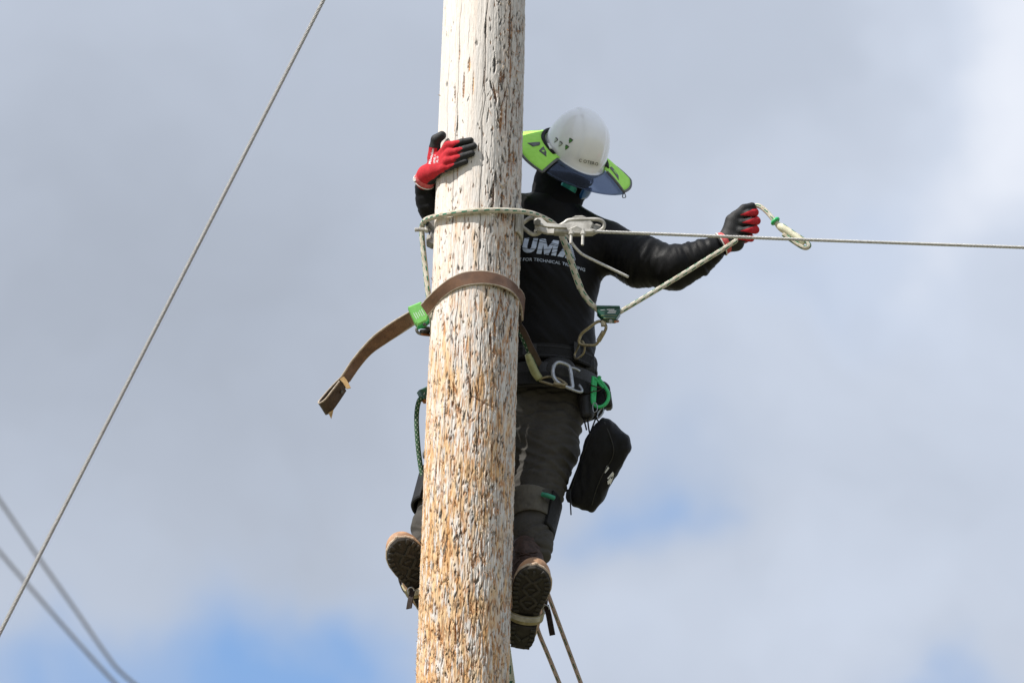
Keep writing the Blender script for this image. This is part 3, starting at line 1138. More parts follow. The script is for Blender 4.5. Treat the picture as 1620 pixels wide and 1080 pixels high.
prism('clamp_body', px([(885, 357, yc), (899, 351, yc), (917, 349, yc), (935, 351, yc), (939, 357, yc), (936, 364, yc), (944, 367, yc), (937, 371, yc), (895, 371.5, yc), (876, 370, yc), (877, 364, yc)]), .017, 'galvanised', r_, .004)
tube('bail', px([(884, 358, yc - .006), (893, 353, yc - .012), (901, 348.3, yc - .014), (925, 347.2, yc - .014), (946, 347.5, yc - .012), (954.5, 352, yc - .008), (955, 359.5, yc - .004), (948, 365, yc), (937, 368.5, yc)]), .0062, 'galvanised', r_, 10)
prism('saddle_rib', px([(905, 346.5, yc - .005), (911, 343.6, yc - .005), (921, 343.4, yc - .005), (930, 346.8, yc - .005)]), .013, 'galvanised', r_, .002)
prism('keeper', px([(899, 363, yc - .02), (912, 357.5, yc - .024), (925, 364, yc - .02), (922, 369.5, yc - .018), (901, 369.5, yc - .018)]), .006, 'galvanised', r_)
for xx in (904, 922.5):
    cyl('u_bolt_leg', at(xx, 362, yc - .022), at(xx - 1, 385.5 + (xx - 904) * .12, yc - .024), .0046, 'galvanised', r_, 10)
    cyl('hex_nut', at(xx - .2, 366.5, yc - .022), at(xx - .4, 371.5, yc - .023), .0082, 'galvanised', r_, 6)
prism('loop_end', px([(936, 357, yc), (944, 354.5, yc + .004), (951, 357, yc + .006), (949, 362.5, yc + .004), (940, 365, yc)]), .003, 'galvanised', r_, .001)

r_ = thing('through_bolt', 'threaded through-bolt with dark curved bracket on the left of the pole', 'pole hardware', at(680, 363, .0))
ys = .02
cyl('bolt', at(656, 363.5, ys), at(692, 363, ys), .0056, 'galvanised', r_, 12)
for k in range(8):
    cyl('thread', at(656.5 + 2 * k, 363.5, ys), at(657.6 + 2 * k, 363.5, ys), .0072, 'galvanised', r_, 12)
cyl('hex_nut', at(672.5, 363.2, ys), at(678, 363.2, ys), .0125, 'galvanised', r_, 6)
prism('bracket', px([(679, 349, ys), (684, 347, ys), (692, 349, ys), (696, 372, ys), (692, 390, ys), (683, 390.5, ys), (675, 386.5, ys), (674, 380, ys), (680, 375, ys), (683, 366, ys), (677, 360, ys)]), .02, 'galvanised_dark', r_, .004)
prism('washer', px([(676, 371, ys - .02), (682, 373, ys - .022), (681, 377.5, ys - .022), (675, 380, ys - .02)]), .004, 'galvanised', r_)

# ================================================================== THE PERSON
# head and hat frame, seen from the camera: tilted, turned to image right, looking down
Uh = nrm(cam2w(.40, .82, .40))
Fh = cam2w(.272, -.524, .81); Fh = nrm(Fh - Uh * Fh.dot(Uh))
Lh = np.cross(Uh, Fh)
HC = at(908, 243, .27)


def hd(f, l, u):
    return HC + Fh * f + Lh * l + Uh * u


person = thing('person', 'person in black shirt and dark trousers climbing the pole, one arm held out', 'person', at(838, 985, .10))

SH_L, EL_L, WR_L = at(960, 390, .30), at(1066, 424, .24), at(1141, 389, .19)      # arm held out to image right
SH_R, EL_R, WR_R = at(788, 344, .31), at(724, 404, .19), at(675, 290, .035)       # arm round the pole
NECK = at(872, 338, .32)
HIP_L, KNE_L, ANK_L = at(884, 622, .39), at(847, 806, .31), at(834, 935, .20)
HIP_R, KNE_R, ANK_R = at(822, 626, .39), at(704, 780, .25), at(668, 905, .22)
X3 = [V((1, 0, 0)), V((0, 1, 0)), V((0, 0, 1))]
HX = [Lh, Fh, Uh]


def head_field(F, g, neck=True):
    F.ell(hd(-.005, 0, .015), HX, (.074 + g, .095 + g, .105 + g), .01)
    F.ell(hd(.030, 0, -.075), HX, (.058 + g, .068 + g, .075 + g), .05)
    F.ell(hd(.048, 0, -.125), HX, (.036 + g, .038 + g, .032 + g), .04)
    F.cone(hd(.090, 0, -.055), hd(.110, 0, -.088), .010 + g * .6, .014 + g * .6, .02)
    if neck:
        F.cone(hd(-.03, 0, -.09), NECK, .056 + g, .066 + g, .05)


def body_field(F, k):
    head_field(F, 0)
    F.ell(at(862, 425, .33), X3, (.165 * k, .10 * k, .17), .05)
    F.ell(at(862, 530, .36), X3, (.135 * k, .095 * k, .15), .06)
    F.ell(at(858, 610, .40), X3, (.150 * k, .10 * k, .11), .06)
    F.cone(NECK, SH_L + V((-.03, 0, .01)), .058, .055, .05)
    F.cone(NECK, SH_R + V((.03, 0, .01)), .058, .055, .05)
    for s_, e, w in ((SH_L, EL_L, WR_L), (SH_R, EL_R, WR_R)):
        F.cone(s_, e, .054, .042, .04)
        F.cone(e, w, .042, .024, .03)
    for h_, kn, an in ((HIP_L, KNE_L, ANK_L), (HIP_R, KNE_R, ANK_R)):
        F.cone(h_, kn, .080, .055, .05)
        F.cone(kn, an, .054, .036, .04)


F = Field(at(600, 1000, -.1) * [1, 0, 1] + [0, -.08, -.15], at(1190, 150, .3) * [1, 0, 1] + [0, .58, .2], .0085)
body_field(F, 1.0)
vs, fs = F.mesh(2)
obj('body', vs, fs, 'skin', person)

# ---- shirt
F = Field(at(640, 640, .1) * [1, 0, 1] + [0, -.05, 0], at(1180, 270, .3) * [1, 0, 1] + [0, .56, .15], .005)
F.ell(at(860, 428, .33), X3, (.190, .118, .185), .03)
F.ell(at(862, 515, .355), X3, (.160, .115, .19), .07)
F.ell(at(862, 560, .375), X3, (.155, .115, .12), .06)
F.cone(NECK, SH_L + V((-.01, 0, .022)), .068, .058, .05)
F.cone(NECK, SH_R + V((.01, 0, .022)), .068, .058, .05)
m1 = at(1012, 413, .27)
F.cone(SH_L, m1, .072, .079, .05)
F.cone(m1, EL_L, .077, .066, .03)
m2 = at(1106, 408, .215)
F.cone(EL_L, m2, .066, .054, .03)
F.cone(m2, at(1127, 395, .197), .053, .042, .02)
F.cone(SH_R, EL_R, .072, .058, .05)
F.cone(EL_R, at(684, 325, .085), .056, .044, .04)
F.cone(at(684, 325, .085), at(676, 300, .055), .044, .040, .02)
F.cone(NECK, NECK + Uh * .03, .066, .064, .03)
F.cut(at(862, 590, .30), (0, 0, -1))
vs, fs = F.mesh(2)
nv = vnormals(vs, fs)


def limb_t(P, a, b):
    d = b - a
    return (P - a) @ d / d.dot(d), np.linalg.norm(np.cross(P - a, nrm(d)), axis=1)


w = np.zeros(len(vs))
# folds across the sleeves
for a_, b_, sd_ in ((SH_L, EL_L, 1), (EL_L, WR_L, 2), (SH_R, EL_R, 3), (EL_R, WR_R, 4)):
    t, d = limb_t(vs, a_, b_)
    L = np.linalg.norm(b_ - a_)
    near = np.clip(1 - np.abs(t - .5) * 1.3, 0, 1) * (d < .11)
    u = nrm(b_ - a_)
    Q3 = vs * 8 + u * ((vs @ u) * 40)[:, None]
    w += near * (np.abs(fbm(Q3, 50 + sd_, 3) - .5) * -2 + .35) * .0125
# drag lines over the chest
w += (fbm(vs * [9, 9, 5] + (vs[:, :1] + vs[:, 2:]) * [[14, 0, 14]], 60, 3) - .5) * .011 * np.clip((SH_L[0] + .05 - vs[:, 0]) / .1, 0, 1)
vs = vs + nv * w[:, None]
shirt = obj('shirt', vs, fs, 'shirt', person)
SHIRT_BVH = BVHTree.FromPolygons([Vector(v) for v in vs], [tuple(q) for q in fs.tolist()])

# ---- neck gaiter and hood over the face
F = Field(HC - .27, HC + .2, .0045)
head_field(F, .006, False)
F.cone(hd(-.03, 0, -.06), NECK + V((.0, 0, .01)), .076, .078, .05)
F.cone(hd(.02, 0, -.11), NECK + V((.03, -.03, .03)), .055, .05, .05)
vs, fs = F.mesh(2)
nv = vnormals(vs, fs)
low = np.clip(((HC - vs) @ Uh - .07) / .06, 0, 1)
vs += nv * ((np.abs(fbm(vs * 10 + Uh * ((vs @ Uh) * 26)[:, None], 70, 3) - .5) * -2 + .4) * .011 * low)[:, None]
obj('face_mask', vs, fs, 'mask', person)

# ---- safety glasses under the hat brim
gls = obj('safety_glasses', *tube_data(cr([hd(.02, -.083, -.045), hd(.076, -.066, -.045), hd(.118, -.040, -.043), hd(.138, 0, -.042), hd(.118, .040, -.043), hd(.076, .066, -.045), hd(.02, .083, -.045)], 6), .0035, 8)[:2], 'frame_black', person)
for s_, mm in ((-1, 'lens_teal'), (1, 'lens_blue')):
    pv = []
    nu, nvv = 9, 6
    for i in range(nu):
        for j in range(nvv):
            u = (i / (nu - 1) * 2 - 1); v_ = (j / (nvv - 1) * 2 - 1)
            k = (1 - abs(u) ** 4) ** .5 if abs(u) < 1 else 0
            l = s_ * (.032 + .024 * u)
            pv.append(hd(.143 - 8.0 * l * l, l, -.066 + .022 * v_ * max(k, .35)))
    pf = np.array([(i * nvv + j, i * nvv + j + 1, (i + 1) * nvv + j + 1, (i + 1) * nvv + j) for i in range(nu - 1) for j in range(nvv - 1)])
    o = obj('lens', pv, pf, mm, gls)
    sm = o.modifiers.new('thick', 'SOLIDIFY'); sm.thickness = .002

# ---- trousers
F = Field(at(630, 985, .1) * [1, 0, 1] + [0, -.02, -.05], at(960, 560, .3) * [1, 0, 1] + [0, .58, .06], .004)
F.ell(at(860, 605, .40), X3, (.160, .115, .12), .03)
F.cone(HIP_L, at(868, 712, .36), .094, .086, .05)
F.cone(at(868, 712, .36), KNE_L, .086, .070, .03)
F.cone(KNE_L, at(840, 852, .27), .071, .060, .03)
F.cone(at(840, 852, .27), at(843, 868, .258), .059, .058, .02)
F.cone(HIP_R, at(765, 705, .33), .094, .086, .05)
F.cone(at(838, 640, .39), at(836, 770, .35), .075, .062, .05)
F.cone(at(765, 705, .33), KNE_R, .086, .070, .03)
F.cone(KNE_R, at(684, 835, .225), .070, .056, .03)
F.cone(at(684, 835, .225), at(677, 862, .215), .056, .054, .02)
vs, fs = F.mesh(2)
nv = vnormals(vs, fs)
qz = vs * [5, 5, 24] + (vs[:, :1] * [[0, 0, 14]])
ridge = 1 - np.abs(fbm(qz, 80, 2) - .5) * 4
vs = vs + nv * (np.clip(ridge, -.5, 1) * .0065 + (fbm(vs * 16, 83, 2) - .5) * .008)[:, None]
rr = np.random.default_rng(11)
zz = vs[:, 2]
for (xa, xb, y0, y1, nn_) in ((815, 940, 612, 782, 15), (815, 900, 842, 880, 4), (655, 800, 640, 860, 12)):
    xm = (at((xa + xb) / 2, 700, .3))[0]; hwid = (xb - xa) / 1000
    for k in range(nn_):
        yk = y0 + (y1 - y0) * (k + rr.uniform(-.3, .3)) / max(1, nn_ - 1)
        z0 = at(850, yk, .30)[2]
        u = (vs[:, 0] - xm) / hwid
        cv = z0 + rr.uniform(-.02, .05) * u + rr.uniform(-.045, .01) * u * u + (vnoise(np.stack([u * 2.5, u * 0 + k, u * 0], 1), 200 + k) - .5) * .022
        span = np.clip(1.15 - np.abs(u - rr.uniform(-.5, .5)) / rr.uniform(.7, 1.3), 0, 1) * (np.abs(u) < 1.1)
        d = (zz - cv)
        dep = rr.uniform(.003, .0065)
        vs = vs + nv * (span * (-dep * np.exp(-(d / .0055) ** 2) + dep * .6 * np.exp(-((d + .013) / .009) ** 2)))[:, None]
trs = obj('trousers', vs, fs, 'trousers', person)

# ---- knee pads
axL = nrm(KNE_L - at(840, 852, .27))


def knee(c, ax, flip, full=True):
    e1 = nrm(np.cross(ax, (0, -1, 0))); e2 = np.cross(e1, ax)
    if e1[0] < 0: e1, e2 = -e1, -e2
    kp = hoop('knee_pad', c, e1 * .081, e2 * .083, ax + e1 * -.18, .098, .007, 'canvas', person, n=40, flare=-.12)
    A_, B_ = [], []
    for a_ in np.radians(np.linspace(-62, 48, 12)):
        d = (e1 * .088 * math.cos(a_) * flip + e2 * .09 * math.sin(a_))
        A_.append(c + d * 1.0 + ax * .048); B_.append(c + d * .88 - ax * (.078 + .012 * math.cos(a_)))
    ribbon('pad_cup', A_, B_, .012, 'black_webbing', kp, n=3)
    return kp


kc = at(841, 812, .30)
kp = knee(kc, axL, 1)
tube('pull_tab', px([(857.5, 781.5, .220), (866, 783.5, .216), (877, 787.5, .224)]), .0095, 'teal_tag', kp, 10, flat=.8)
knee(at(702, 775, .245), nrm(KNE_R - at(684, 835, .225)), -1)

# ---- boots
def boot(mid, fwd, name_parent, mirror):
    Fb = nrm(fwd)
    z = -FWD
    Nb = nrm(z - Fb * z.dot(Fb))
    Ub = -Nb
    Sb = np.cross(Ub, Fb)

    def W(P):
        P = np.asarray(P, float).reshape(-1, 3)
        return mid + P[:, :1] * Fb + P[:, 1:2] * Sb * mirror + P[:, 2:3] * Ub

    def hw(x):
        xs = [-.152, -.147, -.136, -.11, -.06, -.02, .03, .07, .10, .125, .142, .150]
        ws = [.0, .020, .033, .041, .040, .041, .053, .0585, .0545, .043, .024, .0]
        return np.interp(x, xs, ws)

    def bend(x):
        return .006 * np.clip((x + .02) / .1, 0, 1)

    def outline(x0, x1, grow=0.0, n=26):
        t = np.linspace(0, math.pi, n)
        xs = (x0 + x1) / 2 - (x1 - x0) / 2 * np.cos(t)
        up = [(x, hw(x) + grow + bend(x), 0) for x in xs]
        dn = [(x, -hw(x) - grow + bend(x), 0) for x in xs[::-1]]
        return up + dn

    F = Field((-.17, -.075, -.02), (.17, .075, .25), .004)
    ax = X3
    F.ell((.078, .005, .040), ax, (.074, .056, .046), .02)
    F.cone((.05, .004, .050), (-.035, 0, .098), .046, .046, .03)
    F.cone((-.09, 0, .040), (-.088, 0, .14), .043, .045, .03)
    F.cone((-.02, 0, .03), (-.08, 0, .03), .042, .042, .03)
    F.cone((-.075, 0, .10), (-.075, 0, .195), .052, .054, .03)
    F.cut((0, 0, .014), (0, 0, -1))
    vs, fs = F.mesh(2)
    nvv = vnormals(vs, fs)
    vs = vs + nvv * ((fbm(vs * 45, 90, 3) - .5) * .006 * (vs[:, 0] < .06))[:, None]
    if mirror < 0: fs = fs[:, ::-1]
    up = obj('boot', W(vs), fs, 'boot_leather', name_parent)

    def slab(name, pts, z0, z1, m, parent, bev=.003):
        P = np.array(pts); P = P[np.concatenate([[True], np.linalg.norm(np.diff(P, axis=0), axis=1) > 1e-4])]
        P[:, 2] = (z0 + z1) / 2
        v_, f_ = prism_data(P, abs(z1 - z0) / 2, bev)
        return obj(name, W(v_), f_, m, parent, False)
    slab('rand', outline(-.148, .153, .004), .013, .024, 'rand', up)
    slab('midsole', outline(-.148, .150, .001), .003, .0135, 'rubber', up)
    slab('forefoot_sole', outline(-.03, .149, -.001), -.004, .0035, 'rubber', up)
    slab('heel', outline(-.149, -.062, 0), -.024, .0035, 'rubber', up)
    # tread lugs
    parts = []

    def lug(cx, cy, ang, l, w_, z0):
        ca, sa = math.cos(ang), math.sin(ang)
        v_, f_ = box_data((cx, cy, z0), (ca * l, sa * l, 0), (-sa * w_, ca * w_, 0), (0, 0, .004), .35)
        parts.append((W(v_), f_))
    for s_ in (-1, 1):
        for x in np.linspace(-.02, .132, 10):
            yy = hw(x) - .0095
            slope = (hw(x + .004) - hw(x - .004)) / .008
            lug(x, s_ * yy + bend(x), math.atan(s_ * slope) + math.pi / 2, .0088, .0050, -.0055)
        for x in np.linspace(-.138, -.072, 5):
            lug(x, s_ * (hw(x) - .009), math.pi / 2, .0078, .0046, -.0255)
    for x, k in ((.105, 1), (.08, -1), (.055, 1), (.03, -1), (.006, 1)):
        for s_ in (-1, 1):
            lug(x, s_ * .0165 + bend(x), s_ * k * .75, .0155, .0046, -.0055)
        lug(x - .0125, bend(x), math.pi / 2, .011, .0034, -.0055)
    lug(.128, bend(.128), 0, .009, .004, -.0055)
    for s_ in (-1, 1):
        lug(-.105, s_ * .013, s_ * .8, .014, .004, -.0255)
    v_, f_ = join(parts)
    t_ = obj('tread', v_, f_, 'rubber_lug', up, False)
    t_['kind'] = 'stuff'
    # tongue, laces and collar
    F = Field((-.1, -.06, .03), (.09, .06, .24), .004)
    F.cone((.03, .003, .085), (-.028, 0, .150), .026, .030, .02)
    F.cone((-.028, 0, .150), (-.05, 0, .21), .034, .042, .02)
    vs, fs = F.mesh(2)
    if mirror < 0: fs = fs[:, ::-1]
    obj('tongue', W(vs), fs, 'boot_dark', up)
    rr = np.random.default_rng(3)
    for k in range(8):
        q = k / 7
        c_ = V((.040 - .078 * q, .003, .106 + .092 * q))
        for s_ in (-1, 1):
            j = rr.normal(0, .003, 3)
            tube('lace', W([c_ + V((-.002, -s_ * .034, -.014)), c_ + V((.004, -s_ * .015, .005)) + j, c_ + V((.004, s_ * .016, .006)) + j, c_ + V((-.006, s_ * .036, -.012))]), .0030, 'laces', up, 6, 4)
    for s_ in (-1, 1):
        tube('lace_bow', W([(.0, .0, .158), (.012, s_ * .02, .166), (.018, s_ * .038, .148), (.010, s_ * .034, .128), (0, s_ * .012, .145)]), .003, 'laces', up, 6, 5)
    return W, Fb, Sb, Ub, up


fR = cam2w(.040, .25, .155)
W1, F1, S1, U1, b1 = boot(at(833.5, 958, .075), fR, person, 1)
fL = cam2w(-.112, .245, .13)
W2, F2, S2, U2, b2 = boot(at(660.5, 913, .125), fL, person, -1)


# laced shaft of the lower boot rising along the shin
F = Field(at(835, 905, .2) - .13, at(835, 905, .2) + .13, .004)
F.cone(at(834, 940, .185), at(832, 905, .205), .050, .050, .02)
F.cone(at(832, 905, .205), at(833, 872, .235), .050, .053, .02)
vs, fs = F.mesh(2)
nv = vnormals(vs, fs)
vs = vs + nv * ((fbm(vs * 40, 95, 3) - .5) * .008)[:, None]
shf = obj('boot_shaft', vs, fs, 'boot_dark', b1)
rr = np.random.default_rng(5)
for k in range(7):
    y = 876 + k * 5
    for s_ in (-1, 1):
        j = rr.normal(0, 1.3, 4)
        Yc = .172 - .0012 * k
        tube('lace', px([(814, y + 3 * s_ + j[0], Yc + .012), (824, y + 1.5 * s_ + j[1], Yc - .008), (838, y - 1.5 * s_ + j[2], Yc - .008), (850, y - 3 * s_ + j[3], Yc + .012)]), .0030, 'laces', shf, 6, 4)
tube('lace_bow', px([(822, 884, .160), (815, 890, .150), (811, 898, .150), (816, 902, .152), (824, 893, .158)]), .0028, 'laces', shf, 6, 5)


def climber(W, lab, inner, tip, tipY, leg_top):
    """steel climbing iron: stirrup under the instep, shank up the inner leg, gaff into the pole, ankle strap"""
    r = thing('climbing_iron', lab, 'climbing iron', W([(-.045, 0, -.01)])[0], 'climbing irons on the boots')
    P = []
    for t in np.linspace(0, 1, 15):
        a_ = math.pi * (t - .5)
        P.append((-.043, .056 * math.sin(a_) * (1.0), .052 - .070 * math.cos(a_) ** .55 if abs(math.cos(a_)) > 1e-6 else .052))
    A_ = W([(p[0] + .016, p[1], p[2]) for p in P]); B_ = W([(p[0] - .016, p[1], p[2]) for p in P])
    ribbon('stirrup', A_, B_, .006, 'stirrup', r, n=3)
    ribbon('stirrup_pad', W([(p[0] + .0155, p[1] * 1.07, p[2] - .005) for p in P[3:12]]), W([(p[0] - .002, p[1] * 1.07, p[2] - .005) for p in P[3:12]]), .003, 'galvanised', r, n=3)
    s_ = inner
    tube('shank', W([(-.043, s_ * .056, .045), (-.047, s_ * .062, .12), (-.06, s_ * .066, .26)]), .008, 'iron', r, 8, flat=.5)
    v_, f_, _ = tube_data(W([(-.043, s_ * .058, .05), (-.038, s_ * .072, .022), (-.034, s_ * .086, -.012)]), [.009, .007, .0012], 8)
    obj('gaff', v_, f_, 'iron', r, True)
    hoop('ankle_strap', W([(-.065, 0, .115)])[0], W([(1, 0, 0)])[0] * 0 + (W([(.062, 0, 0)])[0] - W([(0, 0, 0)])[0]), W([(0, .062, 0)])[0] - W([(0, 0, 0)])[0],
         W([(.3, 0, 1)])[0] - W([(0, 0, 0)])[0], .028, .005, 'strap_brown', r)
    # loose strap end hanging outside the boot
    c_ = px(tip)
    wv = cam2w(.0085, .002, .004)
    st = ribbon('strap_end', [p - wv for p in c_], [p + wv for p in c_], .0045, 'strap_brown', r, n=4)
    bk = c_[0] * .62 + c_[1] * .38
    tube('buckle', [bk + cam2w(.010 * math.cos(t) - .004, .012 * math.sin(t), .006) for t in np.linspace(0, 2 * math.pi, 12, endpoint=False)], .0022, 'steel', r, 6, closed=True, n=2)
    return r


climber(W1, 'climbing iron strapped to the lower boot right of the pole', -1 if (W1([(0, .05, 0)])[0][0] > W1([(0, -.05, 0)])[0][0]) else 1,
        [(864, 957, .10), (868, 972, .09), (871, 988, .085), (874, 1004, .085)], 0, None)
climber(W2, 'climbing iron strapped to the higher boot left of the pole', 1 if (W2([(0, .05, 0)])[0][0] > W2([(0, -.05, 0)])[0][0]) else -1,
        [(653, 931, .12), (651, 940, .11), (649, 950, .105), (647, 962, .105)], 0, None)


# ---- gloves
def finger_near(P, chain):
    """param 0..1 along chain, distance and foot point for every vertex"""
    C = cr(chain, 8)
    L = np.concatenate([[0], np.cumsum(np.linalg.norm(np.diff(C, axis=0), axis=1))]); L /= L[-1]
    best = np.full(len(P), 9.0); tt = np.zeros(len(P)); foot = np.zeros((len(P), 3))
    for i in range(len(C) - 1):
        d = C[i + 1] - C[i]
        t = np.clip((P - C[i]) @ d / d.dot(d), 0, 1)
        f = C[i] + t[:, None] * d
        r = np.linalg.norm(P - f, axis=1)
        m_ = r < best
        best[m_] = r[m_]; tt[m_] = (L[i] + t * (L[i + 1] - L[i]))[m_]; foot[m_] = f[m_]
    return tt, best, foot


def add_coat(o, c_):
    a_ = o.data.attributes.new('coat', 'FLOAT', 'POINT')
    a_.data.foreach_set('value', np.asarray(c_, np.float32))


def hand_on_pole():
    fing = [[(709, 231, .024), (719, 228.5, .021), (731, 225, .014), (744.5, 222.3, .0105)],
            [(711, 243, .025), (722, 240, .022), (735, 236, .014), (749.5, 231.3, .0105)],
            [(708, 255, .024), (719, 252, .021), (732, 247.5, .014), (746.5, 242.8, .0105)],
            [(702, 266, .021), (712, 264, .018), (723, 260, .013), (736.5, 255.5, .0095)]]
    rad = [(.0124, .0120, .0116, .0104), (.0128, .0122, .0118, .0106), (.0124, .0120, .0115, .0104), (.0112, .0110, .0106, .0094)]
    ch = [[onpole(x, y, f) for x, y, f in c_] for c_ in fing]
    wr = at(676, 277, -.012)
    F = Field(at(630, 320, 0) * [1, 0, 1] + [0, -.24, 0], at(780, 190, 0) * [1, 0, 1] + [0, .12, 0], .0021)
    for c_, r in zip(ch, rad):
        for i in range(3): F.cone(c_[i], c_[i + 1], r[i], r[i + 1], .003)
        F.cone(wr * .55 + c_[0] * .45, c_[0], .019, r[0] + .0015, .012)
        F.cone(wr, wr * .55 + c_[0] * .45, .026, .019, .012)
    wr2 = at(671.5, 285.5, .008)
    F.cone(wr, wr2, .029, .030, .015)
    th = [at(686, 250, -.055), at(687.5, 234, -.070), at(690, 221, -.085), at(699, 214.5, -.095)]
    tr = (.021, .0178, .0168, .0145)
    for i in range(3): F.cone(th[i], th[i + 1], tr[i], tr[i + 1], .010 if i == 0 else .004)
    vs, fs = F.mesh(2)
    nv = vnormals(vs, fs)
    # outward from the timber
    cx = pB[0] + PDX * (vs[:, 2] - zB)
    outw = np.stack([vs[:, 0] - cx, vs[:, 1], 0 * cx], 1)
    outw /= np.linalg.norm(outw, axis=1, keepdims=True)
    q = (nv * outw).sum(1)
    coat = np.clip((.02 - q) * 6 + .5, 0, 1)
    best = np.full(len(vs), 9.0)
    for c_, r in zip(ch, rad):
        t, d, f = finger_near(vs, c_)
        m_ = (d < best) & (d < .016) & (t > .02)
        best[m_] = d[m_]
        lim = .06 + .48 * np.clip((q - .25) / .70, 0, 1) ** .9
        k = np.clip((t - lim) * 9 + .5, 0, 1)
        coat[m_] = k[m_]
    t, d, f = finger_near(vs, th)
    m_ = (d < .019) & (t > .30) & (best > .2)
    coat[m_] = np.maximum(coat[m_], np.clip((t - .36) * 12, 0, 1)[m_])
    gl = obj('glove', vs, fs, 'glove', person, label='red knit glove with black dipped fingertips, spread on the pole')
    add_coat(gl, coat)
    # knit cuff and white trim
    ax_ = nrm(wr2 - wr)
    e1 = nrm(np.cross(ax_, cam2w(0, 0, 1))); e2 = np.cross(ax_, e1)
    vs_, fs_, uv_ = tube_data([wr - ax_ * .020, wr - ax_ * .006, wr + ax_ * .010, wr2 + ax_ * .006], [.0275, .0312, .0335, .0345], 24, cap=False)
    cu = obj('cuff', vs_, fs_, 'glove_cuff', gl)
    sm = cu.modifiers.new('thick', 'SOLIDIFY'); sm.thickness = .0025
    tube('cuff_trim', [wr2 + ax_ * .006 + .0345 * (e1 * math.cos(a_) + e2 * math.sin(a_)) for a_ in np.linspace(0, 2 * math.pi, 20, endpoint=False)], .0019, 'trim_white', gl, 6, closed=True, n=2)
    # pulled tag at the wrist
    ribbon('pull_tag', px([(660, 279, -.01), (656, 281, -.01), (652.5, 283.5, -.008)]), px([(661, 284, -.01), (658, 286, -.01), (655, 287.5, -.008)]), .0012, 'trim_white', gl, n=3)
    return gl, vs, fs


GL_POLE, glv, glf = hand_on_pole()


def fist():
    Yf = .185
    # fingers stacked top to bottom: knuckle (far side), middle joint at image right, last joint, tip in the palm
    ys = [336, 349.5, 363.5, 377]
    xr = [1194, 1197, 1195, 1188]
    sl = [4.5, 3.0, 2.0, 1.0]
    ch, rad = [], []
    for i, (y, x) in enumerate(zip(ys, xr)):
        ch.append([at(x - 11, y - 2, Yf + .050), at(x - 1, y - 1, Yf + .022), at(x, y, Yf - .006), at(x - 10, y + sl[i] * .4, Yf - .026), at(x - 22, y + sl[i], Yf - .022), at(x - 28, y + sl[i] + 1, Yf - .004)])
        r = .0128 if i < 3 else .0112
        rad.append((r + .001, r + .0005, r, r, r * .95, r * .85))
    F = Field(at(1110, 420, Yf) * [1, 0, 1] + [0, Yf - .10, 0], at(1230, 300, Yf) * [1, 0, 1] + [0, Yf + .14, 0], .0021)
    for c_, r in zip(ch, rad):
        for i in range(5): F.cone(c_[i], c_[i + 1], r[i], r[i + 1], .0035)
    wr = at(1149, 383, Yf + .004)
    for c_ in ch:
        F.cone(wr, c_[0], .024, .017, .02)
    # thumb pad and thumb laid over the index finger
    F.cone(at(1153, 377, Yf), at(1159, 350, Yf - .012), .026, .025, .02)
    F.cone(at(1166, 386, Yf + .01), at(1160, 365, Yf), .022, .022, .02)
    th = [at(1157, 362, Yf - .012), at(1164, 342, Yf - .020), at(1177, 330, Yf - .022), at(1190, 325.5, Yf - .014)]
    tr = (.021, .0165, .0135, .0112)
    for i in range(3): F.cone(th[i], th[i + 1], tr[i], tr[i + 1], .006)
    vs, fs = F.mesh(2)
    nv = vnormals(vs, fs)
    # dipped palm side towards the camera is black; knit back of hand red
    xpx = (vs[:, 0] * 500 + 810)
    back = (vs[:, 1] - (Yf + .028)) / .01
    coat = np.clip(.5 - back * 2, 0, 1)
    best = np.full(len(vs), 9.0)
    for i, (c_, r) in enumerate(zip(ch, rad)):
        t, d, f = finger_near(vs, c_)
        off = np.abs((vs - f) @ UPV) / r[0]
        m_ = (d < best) & (d < .0165) & (t > .03)
        best[m_] = d[m_]
        wdt = np.interp(t, [0, .30, .46, .66, .86], [1.5, 1.4, 1.02, .70, -.05])
        k = np.clip((off - wdt) * 4 + .5, 0, 1)
        coat[m_] = k[m_]
    t, d, f = finger_near(vs, th)
    coat[(d < .018) & (t > .05) & (d < best + .002)] = 1
    gl = obj('glove', vs, fs, 'glove', person, label='red and black glove closed in a fist round the rope')
    add_coat(gl, coat)
    w0, w1 = at(1152, 381, Yf + .003), at(1141, 386.5, Yf + .004)
    ax_ = nrm(w1 - w0)
    e1 = nrm(np.cross(ax_, cam2w(0, 0, 1))); e2 = np.cross(ax_, e1)
    vs_, fs_, uv_ = tube_data([w0 - ax_ * .014, w0, w1], [.0305, .0345, .0385], 24, cap=False)
    cu = obj('cuff', vs_, fs_, 'glove_cuff', gl)
    sm = cu.modifiers.new('thick', 'SOLIDIFY'); sm.thickness = .0025
    tube('cuff_trim', [w1 + .0385 * (e1 * math.cos(a_) + e2 * math.sin(a_)) for a_ in np.linspace(0, 2 * math.pi, 20, endpoint=False)], .0022, 'trim_white', gl, 6, closed=True, n=2)
    return gl


fist()


